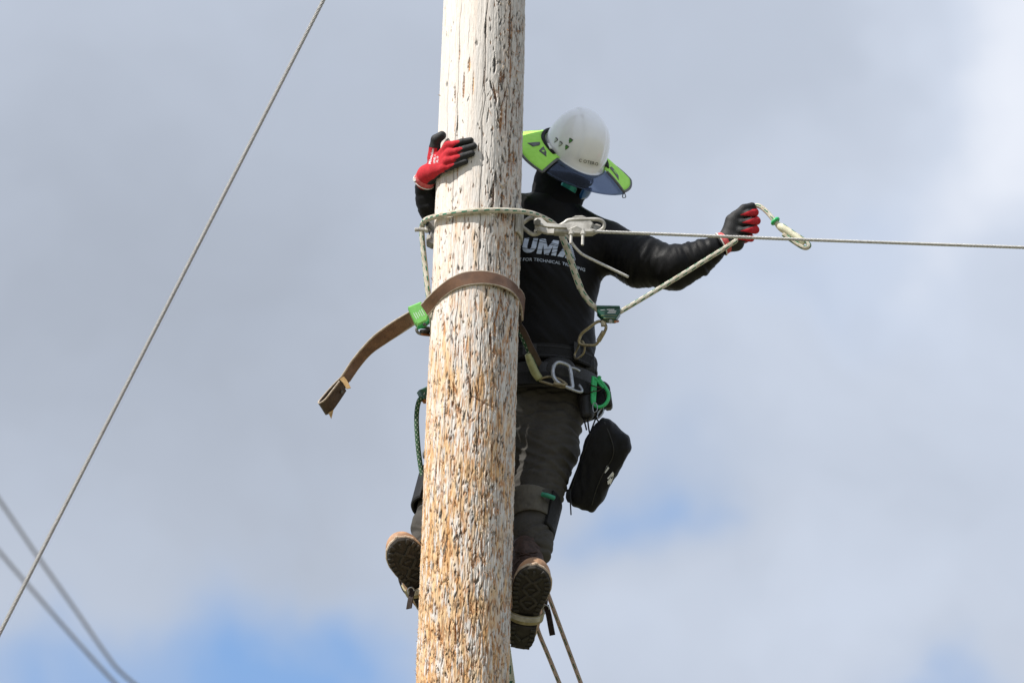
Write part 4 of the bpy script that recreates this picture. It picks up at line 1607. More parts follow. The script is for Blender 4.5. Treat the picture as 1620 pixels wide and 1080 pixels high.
# ================================================================== HARD HAT
def build_hat():
    r = thing('hard_hat', 'glossy white hard hat with neon green sun brim on the climber', 'hard hat', hd(0, 0, 0))
    a_, b_, H = .127, .103, .146
    nphi, nt = 96, 30
    rows = []

    def shell_pt(phi, t, out=0.0):
        cr_, sz = math.cos(t) ** .70, math.sin(t) ** .98
        f = a_ * cr_ * math.cos(phi); l = b_ * cr_ * math.sin(phi); u = H * sz
        # raised crown panel running front to back with soft shoulders
        rid = 1 / (1 + math.exp((abs(l) - .036 - .006 * math.cos(phi)) / .0020))
        g = .0046 * rid * min(1, max(0, (u - .028) / .02))
        rr = 1 + (g + out) / .11
        pk = max(0, math.cos(phi)) ** 6 * max(0, 1 - t / .16) * .012
        return hd(f * rr + pk, l * rr, u * (1 + (g + out) / H))
    P, Q = [], []
    # rolled rim
    for dr, du in ((-.004, -.006), (.0045, -.007), (.0065, -.003), (.0055, .001)):
        rows.append([hd((a_ + dr) * math.cos(p) + max(0, math.cos(p)) ** 6 * .014, (b_ + dr) * math.sin(p), du) for p in np.arange(nphi) / nphi * 2 * math.pi])
    for i in range(nt):
        t = .01 + (math.pi / 2 - .02) * i / (nt - 1)
        rows.append([shell_pt(p, t) for p in np.arange(nphi) / nphi * 2 * math.pi])
    k = len(rows)
    vs = np.array(rows).reshape(-1, 3)
    i, j = np.meshgrid(np.arange(k - 1), np.arange(nphi), indexing='ij')
    j2 = (j + 1) % nphi
    fs = np.stack([i * nphi + j, i * nphi + j2, (i + 1) * nphi + j2, (i + 1) * nphi + j], -1).reshape(-1, 4)
    fl = fs.tolist()
    vs = np.vstack([vs, shell_pt(0, math.pi / 2)])
    for j in range(nphi):
        fl.append(((k - 1) * nphi + j, (k - 1) * nphi + (j + 1) % nphi, len(vs) - 1))
    sh = obj('shell', vs, fl, 'hat_white', r)
    bvh = BVHTree.FromPolygons([Vector(v) for v in vs], fl)

    # sun brim: fabric ring, open at the front where the visor sits
    def outer(phi):
        d = abs(((phi + math.pi) % (2 * math.pi)) - math.pi)
        return .212 + .022 * max(0, -math.cos(phi)) + .004 * math.sin(phi * 5 + 1)

    def brim_pt(phi, q, lift=0.0):
        ra = 1 / math.sqrt((math.cos(phi) / (a_ + .004)) ** 2 + (math.sin(phi) / (b_ + .004)) ** 2)
        rr = ra + (outer(phi) - ra) * q
        u = .010 - .018 * q - .012 * q * q + .006 * math.sin(3 * phi + 1.0) * q - .050 * max(0, -math.cos(phi) + .15) * q
        return hd(rr * math.cos(phi), rr * math.sin(phi), u + lift)
    ph0 = math.radians(46)
    phs = np.linspace(ph0, 2 * math.pi - ph0, 72)
    nq = 8
    vs, fl = [], []
    for p in phs:
        for q in np.linspace(0, 1, nq): vs.append(brim_pt(p, q))
    fl = np.array([(i * nq + j, i * nq + j + 1, (i + 1) * nq + j + 1, (i + 1) * nq + j) for i in range(71) for j in range(nq - 1)])
    br = obj('sun_brim', vs, fl, 'brim_green', r)
    sm = br.modifiers.new('thick', 'SOLIDIFY'); sm.thickness = .003; sm.offset = 0
    edge = [brim_pt(p, 1) for p in phs]
    edge = [brim_pt(ph0, q) for q in np.linspace(.12, .95, 5)] + edge + [brim_pt(-ph0, q) for q in np.linspace(.95, .12, 5)]
    v_, f_, _ = tube_data(edge, .0046, 8)
    obj('edge_binding', v_, f_, 'brim_grey', br)
    for ph in (ph0 + .02,):
        tube('toggle_loop', [brim_pt(ph, 1), brim_pt(ph, 1.03) - Uh * .008 + Lh * .006, brim_pt(ph, 1.06) - Uh * .014 + Lh * .008, brim_pt(ph, 1.04) - Uh * .018, brim_pt(ph, 1.0) - Uh * .006], .0016, 'brim_grey', br, 6)
    # printed patches on the brim
    def patch(phc, qc, dphi, dq, sk, m='print_grey', lift=.0028):
        vs, fl = [], []
        for i in range(6):
            for j in range(4):
                s_ = i / 5 * 2 - 1; q = j / 3 * 2 - 1
                vs.append(brim_pt(phc + dphi * s_ + sk * q, qc + dq * q * (1 - .25 * s_), lift))
        for i in range(5):
            for j in range(3): fl.append((i * 4 + j, i * 4 + j + 1, (i + 1) * 4 + j + 1, (i + 1) * 4 + j))
        o = obj('printed_patch', vs, fl, m, br)
        s2 = o.modifiers.new('thick', 'SOLIDIFY'); s2.thickness = .0006
        return o
    R = math.radians
    patch(R(-86), .42, R(5.0), .17, R(1)); patch(R(-68), .32, R(6.5), .10, R(4))
    patch(R(-68), .33, R(1.4), .04, 0, 'brim_green', .0038)
    patch(R(63), .36, R(5), .19, R(-5)); patch(R(63), .36, R(1.6), .06, R(-2), 'brim_green', .0038)
    patch(R(150), .5, R(8), .2, 0); patch(R(-150), .5, R(8), .2, 0)
    # dark elastic band between brim and shell
    v_, f_, _ = tube_data([hd((a_ + .009) * math.cos(p), (b_ + .009) * math.sin(p), .009) for p in np.linspace(R(62), R(298), 50)], .0068, 8)
    obj('elastic_band', v_, f_, 'black_webbing', br)
    # clear tinted front shade
    vs = []
    phs = np.linspace(-R(48.5), R(48.5), 28)
    nq = 9

    def vis_pt(p, q):
        ra = 1 / math.sqrt((math.cos(p) / (a_ + .004)) ** 2 + (math.sin(p) / (b_ + .004)) ** 2) + .012 * max(0, math.cos(p)) ** 6
        ro = .190 + .012 * max(0, p / R(48)) + .010 * (p / R(48)) ** 2
        rr = ra + (ro - ra) * q
        return hd(rr * math.cos(p), rr * math.sin(p), .004 - .020 * q - .014 * q * q)
    for p in phs:
        for q in np.linspace(0, 1, nq): vs.append(vis_pt(p, q))
    fl = np.array([(i * nq + j, i * nq + j + 1, (i + 1) * nq + j + 1, (i + 1) * nq + j) for i in range(27) for j in range(nq - 1)])
    vz = obj('clear_visor', vs, fl, 'visor', r)
    sm = vz.modifiers.new('thick', 'SOLIDIFY'); sm.thickness = .0022; sm.offset = 0
    # inner suspension band under the shell
    v_, f_, _ = tube_data([hd((a_ - .016) * math.cos(p), (b_ - .014) * math.sin(p), -.012) for p in np.arange(40) / 40 * 2 * math.pi], .012, 8, closed=True, flat=1.0)
    obj('headband', v_, f_, 'black_webbing', r)
    # accessory slot and lug at the side
    box('slot_lug', hd(.028, -.107, .012), Fh * .016, Lh * .004, Uh * .006, 'hat_white', sh)

    # shield stickers on the wearer's right side
    def sticker(x, y, s_, m, rot):
        d0 = at(x, y, .0)
        hit = bvh.ray_cast(Vector(d0), Vector(nrm(d0 - CAM)))
        c_ = V(hit[0]); nn = V(hit[1])
        if nn.dot(FWD) > 0: nn = -nn
        e2 = nrm(Uh - nn * Uh.dot(nn)); e1 = np.cross(e2, nn)
        ca, sa = math.cos(rot), math.sin(rot)
        for off, pts, mm, nm in ((.0008, [(-1, .9), (0, 1.05), (1, .9), (.72, -.1), (0, -1.25), (-.72, -.1)], 'sticker_black', 'sticker'),
                                 (.0018, [(-.84, .62), (.84, .62), (.56, -.14), (0, -.98), (-.56, -.14)], m, 'sticker_face')):
            v_, f_ = prism_data([c_ + nn * off + e1 * s_ * (u * ca - v * sa) + e2 * s_ * (u * sa + v * ca) for u, v in pts], .0006, .0001)
            obj(nm, v_, f_, mm, sh, False)
    sticker(879.5, 222, .0080, 'sticker_white', .0)
    sticker(886.5, 228, .0080, 'sticker_white', .05)
    sticker(902.5, 223, .0078, 'sticker_green', .1)
    sticker(896.5, 233.5, .0074, 'sticker_green', .1)
    return r, bvh


HAT, HAT_BVH = build_hat()


# ================================================================== WRITING
def text_mesh(body, size, offset=0.0, shear=0.0, spacing=1.0):
    cu = bpy.data.curves.new('lettering', 'FONT')
    cu.body = body; cu.size = size; cu.offset = offset; cu.shear = shear; cu.space_character = spacing
    cu.resolution_u = 3
    o = bpy.data.objects.new('lettering', cu)
    COL.objects.link(o)
    dg = bpy.context.evaluated_depsgraph_get()
    me = bpy.data.meshes.new_from_object(o.evaluated_get(dg))
    bpy.data.objects.remove(o)
    import bmesh
    bm = bmesh.new(); bm.from_mesh(me)
    bmesh.ops.triangulate(bm, faces=bm.faces)
    for _ in range(3):
        es = [e for e in bm.edges if e.calc_length() > size * .22]
        if not es: break
        bmesh.ops.subdivide_edges(bm, edges=es, cuts=1)
        bmesh.ops.triangulate(bm, faces=bm.faces)
    v_ = np.array([v.co[:] for v in bm.verts]); f_ = [tuple(x.index for x in f.verts) for f in bm.faces]
    bm.free(); bpy.data.meshes.remove(me)
    return v_, f_


def lay_text(name, body, org, ex, ey, size, m, parent, bvh, cast, off=.0012, offset=0.0, shear=0.0, spacing=1.0, scale=(1, 1)):
    """print lettering on a surface: org + x*ex + y*ey, pushed along cast until it meets the surface"""
    v_, f_ = text_mesh(body, size, offset, shear, spacing)
    ex, ey, cast = nrm(ex), nrm(ey), nrm(cast)
    out = []
    last = None
    for x, y, _ in v_:
        p = V(org) + ex * x * scale[0] + ey * y * scale[1]
        h_ = bvh.ray_cast(Vector(p - cast * .25), Vector(cast))
        if h_[0] is not None:
            last = V(h_[0]) - cast * off
        out.append(last if last is not None else p)
    return obj(name, out, f_, m, parent, False)


# chest print
tx = nrm(cam2w(1, -.135, 0)); ty = nrm(cam2w(.0, 1, 0))
cast = V((0, 1, 0))


def glyph_polys(name, polys, org, ex, ey, sx, sy, m, parent, bvh, cast, off):
    """block letters given as outlines in letter units, finely cut and laid on the cloth"""
    import bmesh
    bm = bmesh.new()
    for P in polys:
        bm.faces.new([bm.verts.new((x, y, 0)) for x, y in P])
    bmesh.ops.triangulate(bm, faces=bm.faces)
    for _ in range(4):
        es = [e for e in bm.edges if e.calc_length() > .16]
        if not es: break
        bmesh.ops.subdivide_edges(bm, edges=es, cuts=1)
        bmesh.ops.triangulate(bm, faces=bm.faces)
    ex, ey, cast = nrm(ex), nrm(ey), nrm(cast)
    out, last = [], None
    for v in bm.verts:
        p = V(org) + ex * v.co.x * sx + ey * v.co.y * sy
        h_ = bvh.ray_cast(Vector(p - cast * .25), Vector(cast))
        if h_[0] is not None: last = V(h_[0]) - cast * off
        out.append(last if last is not None else p)
    bm.verts.index_update()
    f_ = [tuple(x.index for x in f.verts) for f in bm.faces]
    bm.free()
    return obj(name, out, f_, m, parent, False)


def shear(P, dx, k=.20):
    return [(x + dx + y * k, y) for x, y in P]


arc = lambda cx, cy, rx, ry, a0, a1, n=7: [(cx + rx * math.cos(math.radians(t)), cy + ry * math.sin(math.radians(t))) for t in np.linspace(a0, a1, n)]
LL = [(0, 0), (.66, 0), (.66, .26), (.30, .26), (.30, 1), (0, 1)]
UO = [(0, 1)] + arc(.40, .38, .40, .38, 180, 360, 9) + [(.80, 1)]
UI = [(.28, 1)] + arc(.40, .38, .12, .13, 180, 360, 9) + [(.52, 1)]
UU = [[UO[i], UO[i + 1], UI[i + 1], UI[i]] for i in range(len(UO) - 1)]
MM = [[(0, 0), (.28, 0), (.28, 1), (0, 1)], [(.28, .62), (.44, .0), (.57, .0), (.57, .46), (.34, 1), (.28, 1)], [(.57, .0), (.70, .0), (.86, .62), (.86, 1), (.80, 1), (.57, .46)], [(.86, 0), (1.14, 0), (1.14, 1), (.86, 1)]]
AL = [(0, 0), (.34, 0), (.52, .46), (.58, 1), (.40, 1)]
rays = []
for k in range(7):
    t0, t1 = k / 7, (k + .66) / 7
    f0 = (.62 + .48 * t0, 1 - t0 * 1.0); f1 = (.62 + .48 * t1, 1 - t1 * 1.0)
    rays.append([(.56, .50), f1, f0])
for k in range(3):
    rays.append([(.52, .42), (.44 + .24 * k, 0), (.60 + .24 * k, 0)])
polys = [shear([(0, 0), (.66, 0), (.66, .28), (.30, .28)], 0), shear([(0, 0), (.30, .28), (.30, 1), (0, 1)], 0)] + [shear(P, .76) for P in UU] + [shear(P, 1.66) for P in MM] + [shear(AL, 2.88)] + [shear(P, 2.88) for P in rays]
glyph_polys('chest_lettering', polys, at(804, 390, .18), tx, ty, .0555, .0655, 'print_silver', shirt, SHIRT_BVH, cast, .003)
# thin dark lines that sweep through the letters
for pts in ([(822, 372), (845, 380), (868, 387), (890, 392)], [(820, 392), (845, 396), (870, 396), (892, 394)], [(850, 376), (868, 384), (884, 388)], [(862, 404), (880, 400), (893, 396)]):
    L_ = []
    for x, y in cr(pts, 5):
        p = at(x, y - 8, .18)
        h_ = SHIRT_BVH.ray_cast(Vector(p), Vector((0, 1, 0)))
        if h_[0] is not None: L_.append(V(h_[0]) - V((0, .0034, 0)))
    if len(L_) > 3: tube('print_line', L_, .0009, 'shirt', shirt, 4, spline=False)
lay_text('chest_lettering', 'COLLEGE FOR TECHNICAL TRAINING', at(791, 400.5, .18), tx, ty, .0165, 'print_silver', shirt, SHIRT_BVH, cast, .003, .0002, .1, 1.03, (.96, 1))
# name on the hat front
lay_text('hat_lettering', 'C OTERO', at(915.5, 255.5, .15), nrm(cam2w(1, -.20, 0)), nrm(cam2w(.15, 1, 0)), .0140, 'print_ink', HAT.children[0], HAT_BVH, FWD, .0008, .0002, 0, 1.1)
# white print on the back of the glove
GBVH = BVHTree.FromPolygons([Vector(v) for v in glv], [tuple(q) for q in glf.tolist()])
gx = nrm(cam2w(.30, .95, 0)); gy = nrm(cam2w(-.95, .30, 0))
lay_text('glove_print', 'Milwaukee', at(681, 259.5, -.1), nrm(cam2w(.22, .97, 0)), nrm(cam2w(-.97, .22, 0)), .0118, 'print_white', GL_POLE, GBVH, FWD, .0008, .0002)
lay_text('glove_print', 'LEVEL 1', at(688.0, 258.5, -.1), nrm(cam2w(.1, .99, 0)), nrm(cam2w(-.99, .1, 0)), .0085, 'print_white', GL_POLE, GBVH, FWD, .0008, .0002)
lay_text('glove_print', 'XL 10', at(693.0, 257.5, -.1), nrm(cam2w(.05, .99, 0)), nrm(cam2w(-.99, .05, 0)), .0085, 'print_white', GL_POLE, GBVH, FWD, .0008, .0002)

# ================================================================== CLIMBING GEAR
def oval_link(name, pts, r, m, parent, n=5):
    return tube(name, px(pts), r, m, parent, 8, n, closed=True)


# ---- rope lanyard round the pole, through the grab and into the hand
ln = thing('rope_lanyard', 'white climbing rope with green flecks looped round the pole and held in hand', 'rope', at(760, 334, -.15))
rp = px([(778, 588, .33), (730, 568, .28), (698, 545, .22), (684, 512, .13), (678, 468, .085), (672.5, 420, .07), (669, 388, .06), (667.5, 366, .05), (669, 354, .03), (676, 346.8, -.02)])
rp += [onpole(x, y, .0125) for x, y in ((694, 341.5), (712, 338.0), (735, 335.2), (760, 333.4), (785, 332.8), (806, 333.4))]
rp += px([(828, 335.2, -.075), (846, 339.2, -.03), (862, 346, .012), (876, 354.5, .035), (887, 368, .045), (896, 391, .052), (904, 415, .06), (912, 439, .07), (921, 461, .085), (933, 478, .098), (948, 492, .106)])
tube('rope', rp, .0090, 'rope_white', ln, 14, 8)
tube('chafe_sleeve', px([(889, 373, .046), (896, 391, .052), (904, 415, .06), (912, 439, .07), (918.5, 456, .080)]), .0106, 'rope_white', ln, 14, 6)
tube('rope_run', px([(978, 495, .108), (990, 488, .110), (1060, 446, .128), (1120, 409, .145), (1155, 387, .155), (1165.5, 379, .16), (1172, 366, .178), (1181, 345, .19), (1188, 331, .188), (1194.5, 326, .180), (1202, 326.5, .172), (1213, 335, .166), (1226, 350, .160), (1233, 357.5, .158)]), .0078, 'rope_white', ln, 14, 8)
c0, c1 = at(1226.5, 350, .16), at(1231, 355, .16)
d_ = nrm(c1 - c0)
e1 = nrm(np.cross(d_, (0, 1, 0))); e2 = np.cross(d_, e1)
tube('stopper_ring', [c0 + .0115 * (e1 * math.cos(t) + e2 * math.sin(t)) for t in np.linspace(0, 2 * math.pi, 14, endpoint=False)], .0058, 'green_plastic', ln, 8, closed=True, n=2)
v_, f_, uv_ = tube_data(cr(px([(1229, 353.5, .16), (1234, 358.5, .159), (1246, 366, .157), (1262, 377, .154), (1272, 384.5, .152)]), 6), np.interp(np.linspace(0, 1, 25), [0, .15, .35, .9, 1], [.0085, .0105, .0140, .0128, .0105]), 12)
obj('splice', v_, f_, 'splice', ln)
# rope end doubled back as an eye
tube('rope_eye', px([(1238, 357, .155), (1252, 366.5, .152), (1268, 377, .149), (1277.5, 384, .148), (1280, 389, .149), (1275.5, 392, .151), (1268, 390, .153), (1254, 381, .156), (1239, 370.5, .158)]), .0076, 'rope_white', ln, 10, 6)

# ---- rope grab hung from the belt by a karabiner
rg = thing('rope_grab', 'dark green metal rope grab block gripping the white rope', 'rope grab', at(963, 508, .10))
yg = .105
prism('housing', px([(944.5, 486, yg), (980, 486.5, yg), (981.5, 497, yg), (973.5, 508.5, yg), (955.5, 508, yg), (944.5, 496.5, yg)]), .017, 'green_metal', rg, .003)
prism('cover_lip', px([(944, 485.2, yg - .012), (980.5, 485.7, yg - .012), (981, 488.2, yg - .012), (944, 487.7, yg - .012)]), .0085, 'green_metal', rg, .001)
for k, (x0, x1, y) in enumerate([(960, 972, 489.6), (963, 975, 492.2), (961, 974, 494.6), (950, 957, 490.5), (951, 976, 499.0), (955, 972, 503.2)]):
    box('engraved_line', (at(x0, y, yg - .0178) + at(x1, y, yg - .0178)) / 2, (at(x1, y, yg) - at(x0, y, yg)) / 2, V((0, .0006, 0)), V((0, 0, .0015 if k < 3 else .0006)), 'print_white' if k < 4 else 'tube_cover', rg)
cyl('cam_pin', at(966, 508, yg - .02), at(966, 509, yg + .022), .0062, 'steel', rg, 12)
cyl('axle', at(973, 509, yg - .015), at(978, 508, yg + .01), .004, 'copper', rg, 8)
prism('attachment_lug', px([(950, 507, yg), (960, 507, yg), (958, 516, yg), (951, 516, yg)]), .005, 'brass_steel', rg)
kb = thing('carabiner', 'brassy steel carabiner hanging below the dark green rope grab', 'carabiner', at(938, 545, .13), 'steel carabiners on the harness')
oval_link('body', [(916, 540, .145), (920, 528, .135), (932, 518, .12), (944, 509.5, .11), (951, 508.5, .108), (957.5, 513, .108), (958.5, 520, .11), (953, 530, .118), (946, 541, .128), (941, 545.5, .134), (930, 545.8, .142), (920, 544.5, .147)], .0050, 'brass_steel', kb, 5)
cyl('gate_sleeve', at(955.5, 524, .112), at(946.5, 539.5, .126), .0080, 'brass_steel', kb, 12)

# ---- leather pole strap
st = thing('pole_strap', 'brown leather pole strap wrapped round the pole with loose looped end', 'strap', at(750, 443, -.15))
upx = [(829.5, 472), (825, 461), (807, 443), (786, 433), (761, 429), (733, 431.6), (710, 442), (691, 457), (675, 473), (666, 482.5), (645, 495), (620, 510), (594, 529), (576, 547), (557, 570), (538.6, 598)]
lpx = [(826.5, 507), (823.5, 483), (812, 464), (793, 453.6), (768, 449), (740, 451), (719, 458), (700.6, 471), (687, 487), (675, 500), (654, 514), (633.5, 527.6), (610, 542.7), (587, 559), (568.7, 579.7), (552.5, 603)]
dpt = [.075, .02, None, None, None, None, None, None, -.060, -.035, .0, .03, .06, .085, .11, .13]
A_, B_ = [], []
for (ux, uy), (lx, ly), d in zip(upx, lpx, dpt):
    if d is None:
        cx_, cy_ = (ux + lx) / 2, (uy + ly) / 2
        p = onpole(cx_, cy_, .0085)
        A_.append(at(ux, uy, p[1] - .002)); B_.append(at(lx, ly, p[1] + .001))
    else:
        tw = min(1, max(0, (660 - ux) / 60))
        A_.append(at(ux, uy, d - .016 * tw)); B_.append(at(lx, ly, d + .004 + .030 * tw))
strap = ribbon('strap', A_, B_, .0065, 'leather', st, n=6)
# stitched edges of the strap
for E, k in ((A_, 1), (B_, -1)):
    tube('stitched_edge', [p * .985 + q * .015 for p, q in zip(E, (B_ if k == 1 else A_))], .0036, 'leather_edge', strap, 6, 6)
# folded loop with rivets at the loose end
yb = .135
loopA = px([(538.6, 598, .114), (524, 613, .122), (510, 629, .120), (504.5, 636.5, .106), (507.5, 637.5, .088), (516, 631, .080), (527, 617, .078), (537.5, 603.5, .081)])
loopB = px([(552.5, 603, .160), (538, 628, .168), (527, 646, .166), (518, 655, .152), (517, 655.5, .134), (525, 650.5, .126), (537, 634, .124), (547.5, 618, .127)])
lp = ribbon('end_loop', loopA, loopB, .0055, 'leather_dark', st, n=6)
tube('loop_edge', [a_ + cam2w(-.001, .001, .001) for a_ in loopA], .0028, 'leather_edge', lp, 6, 6)
for x, y in ((536.4, 610.6), (541.0, 619.8)):
    cyl('rivet', at(x, y, .098), at(x, y, .114), .0048, 'iron', lp, 12)
prism('leather_tab', px([(537, 600, .103), (544, 595.5, .108), (549, 602, .108), (555, 613.5, .108), (548.5, 615, .105), (543, 606, .104)]), .0018, 'leather_raw', lp, .0005)
prism('leather_tab', px([(519.5, 653, .118), (527.5, 648, .116), (526, 655, .116), (524, 662.5, .116)]), .0016, 'leather_raw', lp, .0005)
# right hand end folded back round the pole towards the belt
ribbon('strap_return', px([(826.8, 473, .078), (828.5, 485, .10), (828, 500, .12), (824, 512, .135)]), px([(820, 474, .092), (821, 487, .112), (820, 501, .13), (817, 514, .145)]), .006, 'leather_dark', st, n=5)
for x, y in ((823.5, 480), (824, 497)):
    cyl('rivet', at(x, y, .06), at(x, y, .075), .0042, 'steel', st, 10)
ribbon('lower_strap', px([(826, 512, .13), (834, 525, .14), (843, 545, .16), (852, 562, .185), (857, 573, .20)]), px([(818, 516, .14), (826, 530, .15), (835, 552, .17), (845, 570, .195), (852, 580, .21)]), .006, 'leather_dark', st, n=5)

# bright green strap adjuster
ga = thing('strap_adjuster', 'bright green strap adjuster block on the leather strap, left of the pole', 'strap adjuster', at(662, 510, .0))
ya = -.022
f3 = px([(645.5, 488, ya), (666, 479.5, ya), (678.5, 502, ya), (676, 510, ya), (661, 517.5, ya), (657, 513, ya)])
prism('housing', f3, .016, 'green_block', ga, .0045)
prism('side_flange', px([(656.5, 512, ya + .004), (677.5, 501.5, ya + .004), (679.5, 509, ya + .004), (673, 514.5, ya + .004), (661, 518.5, ya + .004)]), .015, 'green_plastic', ga, .002)
for k in range(5):
    a0 = at(654 + k * 3.1, 494.6 - k * 1.55 + .3 * (k % 2), ya - .0165); a1 = at(659.5 + k * 3.1, 505 - k * 1.5, ya - .0165)
    box('printed_line', (a0 + a1) / 2, (a1 - a0) / 2 * (.9 if k != 2 else .6), V((0, .0004, 0)), cam2w(.0007, .0003, 0), 'print_white', ga)
cyl('axle', at(671, 513.5, ya - .02), at(674, 511, ya + .02), .0048, 'iron', ga, 10)
kb = thing('carabiner', 'dark steel carabiner under the bright green adjuster, left of the pole', 'carabiner', at(672, 526, .05), 'steel carabiners on the harness')
oval_link('body', [(659, 521, .0), (664, 517.5, .0), (676, 518.5, .02), (692, 521, .06), (700, 525, .075), (694, 529.5, .06), (678, 529.5, .03), (663, 527, .005)], .0050, 'galvanised_dark', kb, 5)
cyl('gate_sleeve', at(666, 524.5, .0), at(682, 523.5, .03), .0068, 'iron', kb, 12)
cyl('gate_pin', at(667, 528.5, .0), at(684, 530, .03), .0036, 'copper', kb, 8)

# ---- green lanyard and its tubing, right of the pole
gs = thing('short_lanyard', 'short green rope with yellow cover clipped to the silver belt ring', 'lanyard', at(850, 595, .2))
tube('rope', px([(818, 512, .15), (824, 526, .155), (831, 543, .165), (837, 556, .18), (842, 570, .195), (851, 594, .215), (855, 602, .22)]), .0085, 'rope_green', gs, 12, 6)
tube('cover', px([(834.5, 560, .178), (839, 572, .19), (846, 588, .205), (853.5, 599, .213)]), [.0095, .0125, .0135, .0120], 'tube_cover', gs, 12, 6)
kb = thing('carabiner', 'carabiner joining the yellow rope cover to the silver belt ring', 'carabiner', at(872, 605, .21), 'steel carabiners on the harness')
oval_link('body', [(855, 599.5, .215), (865, 596, .21), (876, 596.5, .205), (885, 600, .20), (894, 606, .196), (896, 609.5, .196), (890, 612.5, .198), (876, 609, .204), (862, 605, .21), (855, 602.5, .214)], .0046, 'brass_steel', kb, 5)
cyl('gate_sleeve', at(876, 606.5, .197), at(895, 609.5, .19), .0068, 'brass_steel', kb, 12)

# ---- body belt
bl = thing('climbing_belt', 'black padded climbing belt with silver ring round the waist', 'belt', at(862, 600, .38))


def waist(name, y, a_, b_, h, th, m, parent, cy=.378, n=64, cx=862, tilt=0.0):
    p = at(cx, y, cy - b_)
    c_ = V((p[0], cy, p[2]))
    return hoop(name, c_, (a_, 0, tilt * a_), (0, b_, 0), (0, 0, 1), h, th, m, parent, n=n)


up_ = waist('upper_belt', 554, .166, .130, .052, .008, 'black_webbing', bl, tilt=-.03)
waist('belt_stitch', 547, .1685, .1325, .003, .006, 'black_leather', up_, tilt=-.03)
waist('belt_stitch', 561.5, .1685, .1325, .003, .006, 'black_leather', up_, tilt=-.03)
box('belt_buckle', at(838, 553, .236), V((.022, 0, -.001)), V((0, .004, 0)), V((0, 0, .021)), 'black_leather', up_)
box('keeper', at(913, 556, .262), V((.010, .006, 0)), V((0, .005, 0)), V((0, 0, .031)), 'black_leather', up_)
waist('leather_lining', 577, .163, .128, .018, .006, 'strap_brown', bl, cx=860)
pad = waist('lower_pad', 592, .176, .143, .088, .018, 'black_leather', bl, tilt=-.05)
waist('tool_strap', 598, .189, .156, .045, .006, 'black_webbing', bl, tilt=-.09)
# oval hip pad where the ring is sewn on
F = Field(at(886, 595, .22) - .09, at(886, 595, .22) + .09, .004)
F.ell(at(882, 587, .250), X3, (.060, .030, .052), 0)
vs, fs = F.mesh(1)
obj('hip_pad', vs, fs, 'black_leather', bl)
rg_ = tube('d_ring', px([(901, 581, .203), (892, 575, .197), (883, 573.5, .194), (877, 578, .192), (874.5, 587, .191), (876.5, 597, .192), (883, 605, .194), (893, 610.5, .197), (905, 613.5, .202), (904, 600, .203)]), .0066, 'steel', bl, 10, 5, closed=True)
tube('d_ring_plate', px([(901, 581, .203), (910, 583, .212), (917, 587, .222)]), .0045, 'steel', rg_, 8, 4, flat=1.0)
tube('d_ring_plate', px([(893, 611, .197), (906, 616.5, .20), (918, 620, .206), (920.5, 616.5, .21), (916, 609, .215)]), .0050, 'steel', rg_, 8, 4)
# small brass ring that carries the rope grab
tube('accessory_ring', px([(922, 540, .15), (925, 549, .155), (923.5, 558, .165), (917, 565, .18), (911, 567.5, .20), (909, 561, .22), (914, 550, .20), (918, 541, .17)]), .0034, 'brass_steel', bl, 8, 5, closed=True)
hoop('side_loop', at(933, 587, .36), (0, .045, 0), (0, 0, .052), (1, 0, .1), .03, .006, 'black_leather', bl)

# ---- gear hook and pouches at the hip
gh = thing('gear_hook', 'open bright green plastic gear hook on the hip of the belt', 'hook', at(946, 645, .27))
yh = .255
tube('hook', px([(938, 597, yh), (944, 600, yh), (951, 609, yh), (955, 613, yh)]), .0050, 'green_plastic', gh, 10, 5)
tube('hook_bow', px([(949, 595, yh - .004), (948, 599, yh), (951.5, 604, yh), (958, 613, yh), (962.5, 622, yh), (962, 632, yh), (956, 640.5, yh), (948, 643.5, yh), (941, 641, yh), (937.5, 634, yh), (937.5, 615, yh), (938.5, 596, yh)]), .0058, 'green_plastic', gh, 10, 5)
prism('flat_bar', px([(936, 595, yh + .003), (945, 600, yh + .003), (942.5, 637, yh + .003), (936, 637, yh + .003)]), .005, 'green_plastic', gh, .001)
tube('tie_cord', px([(932, 608, .26), (938, 610, .245), (946, 612.5, .246), (953, 613, .26), (946, 618, .246), (938, 619, .245), (930, 622, .26)]), .0018, 'laces', gh, 6, 5)

po = thing('hip_pouch', 'small black pouch clipped behind the green hook at the hip', 'pouch', at(958, 648, .31))
F = Field(at(950, 640, .30) - .13, at(950, 640, .30) + .13, .004)
F.cone(at(950, 617, .30), at(945, 640, .30), .032, .030, 0, flat=(0, 1, 0), kf=1.3)
vs, fs = F.mesh(1)
obj('body', vs, fs, 'bag', po)
box('side_holder', at(961.5, 633, .30), cam2w(.0125, .002, 0), V((0, .018, 0)), cam2w(-.004, .028, 0), 'black_leather', po, .5)
F = Field(at(930, 645, .30) - .09, at(930, 645, .30) + .09, .004)
F.cone(at(928, 632, .30), at(929, 655, .29), .030, .022, .01)
vs, fs = F.mesh(1)
obj('holster', vs, fs, 'black_leather', po)
tube('key_ring', px([(938, 640, .25), (942, 637, .248), (945, 642, .248), (944, 650, .25), (939, 651, .252)]), .0014, 'steel', po, 6, 4, closed=True)
tube('clip', px([(952, 645, .265), (955, 650, .262), (951, 657, .262), (946, 661, .265), (945, 655, .266)]), .0028, 'steel', po, 6, 4, closed=True)

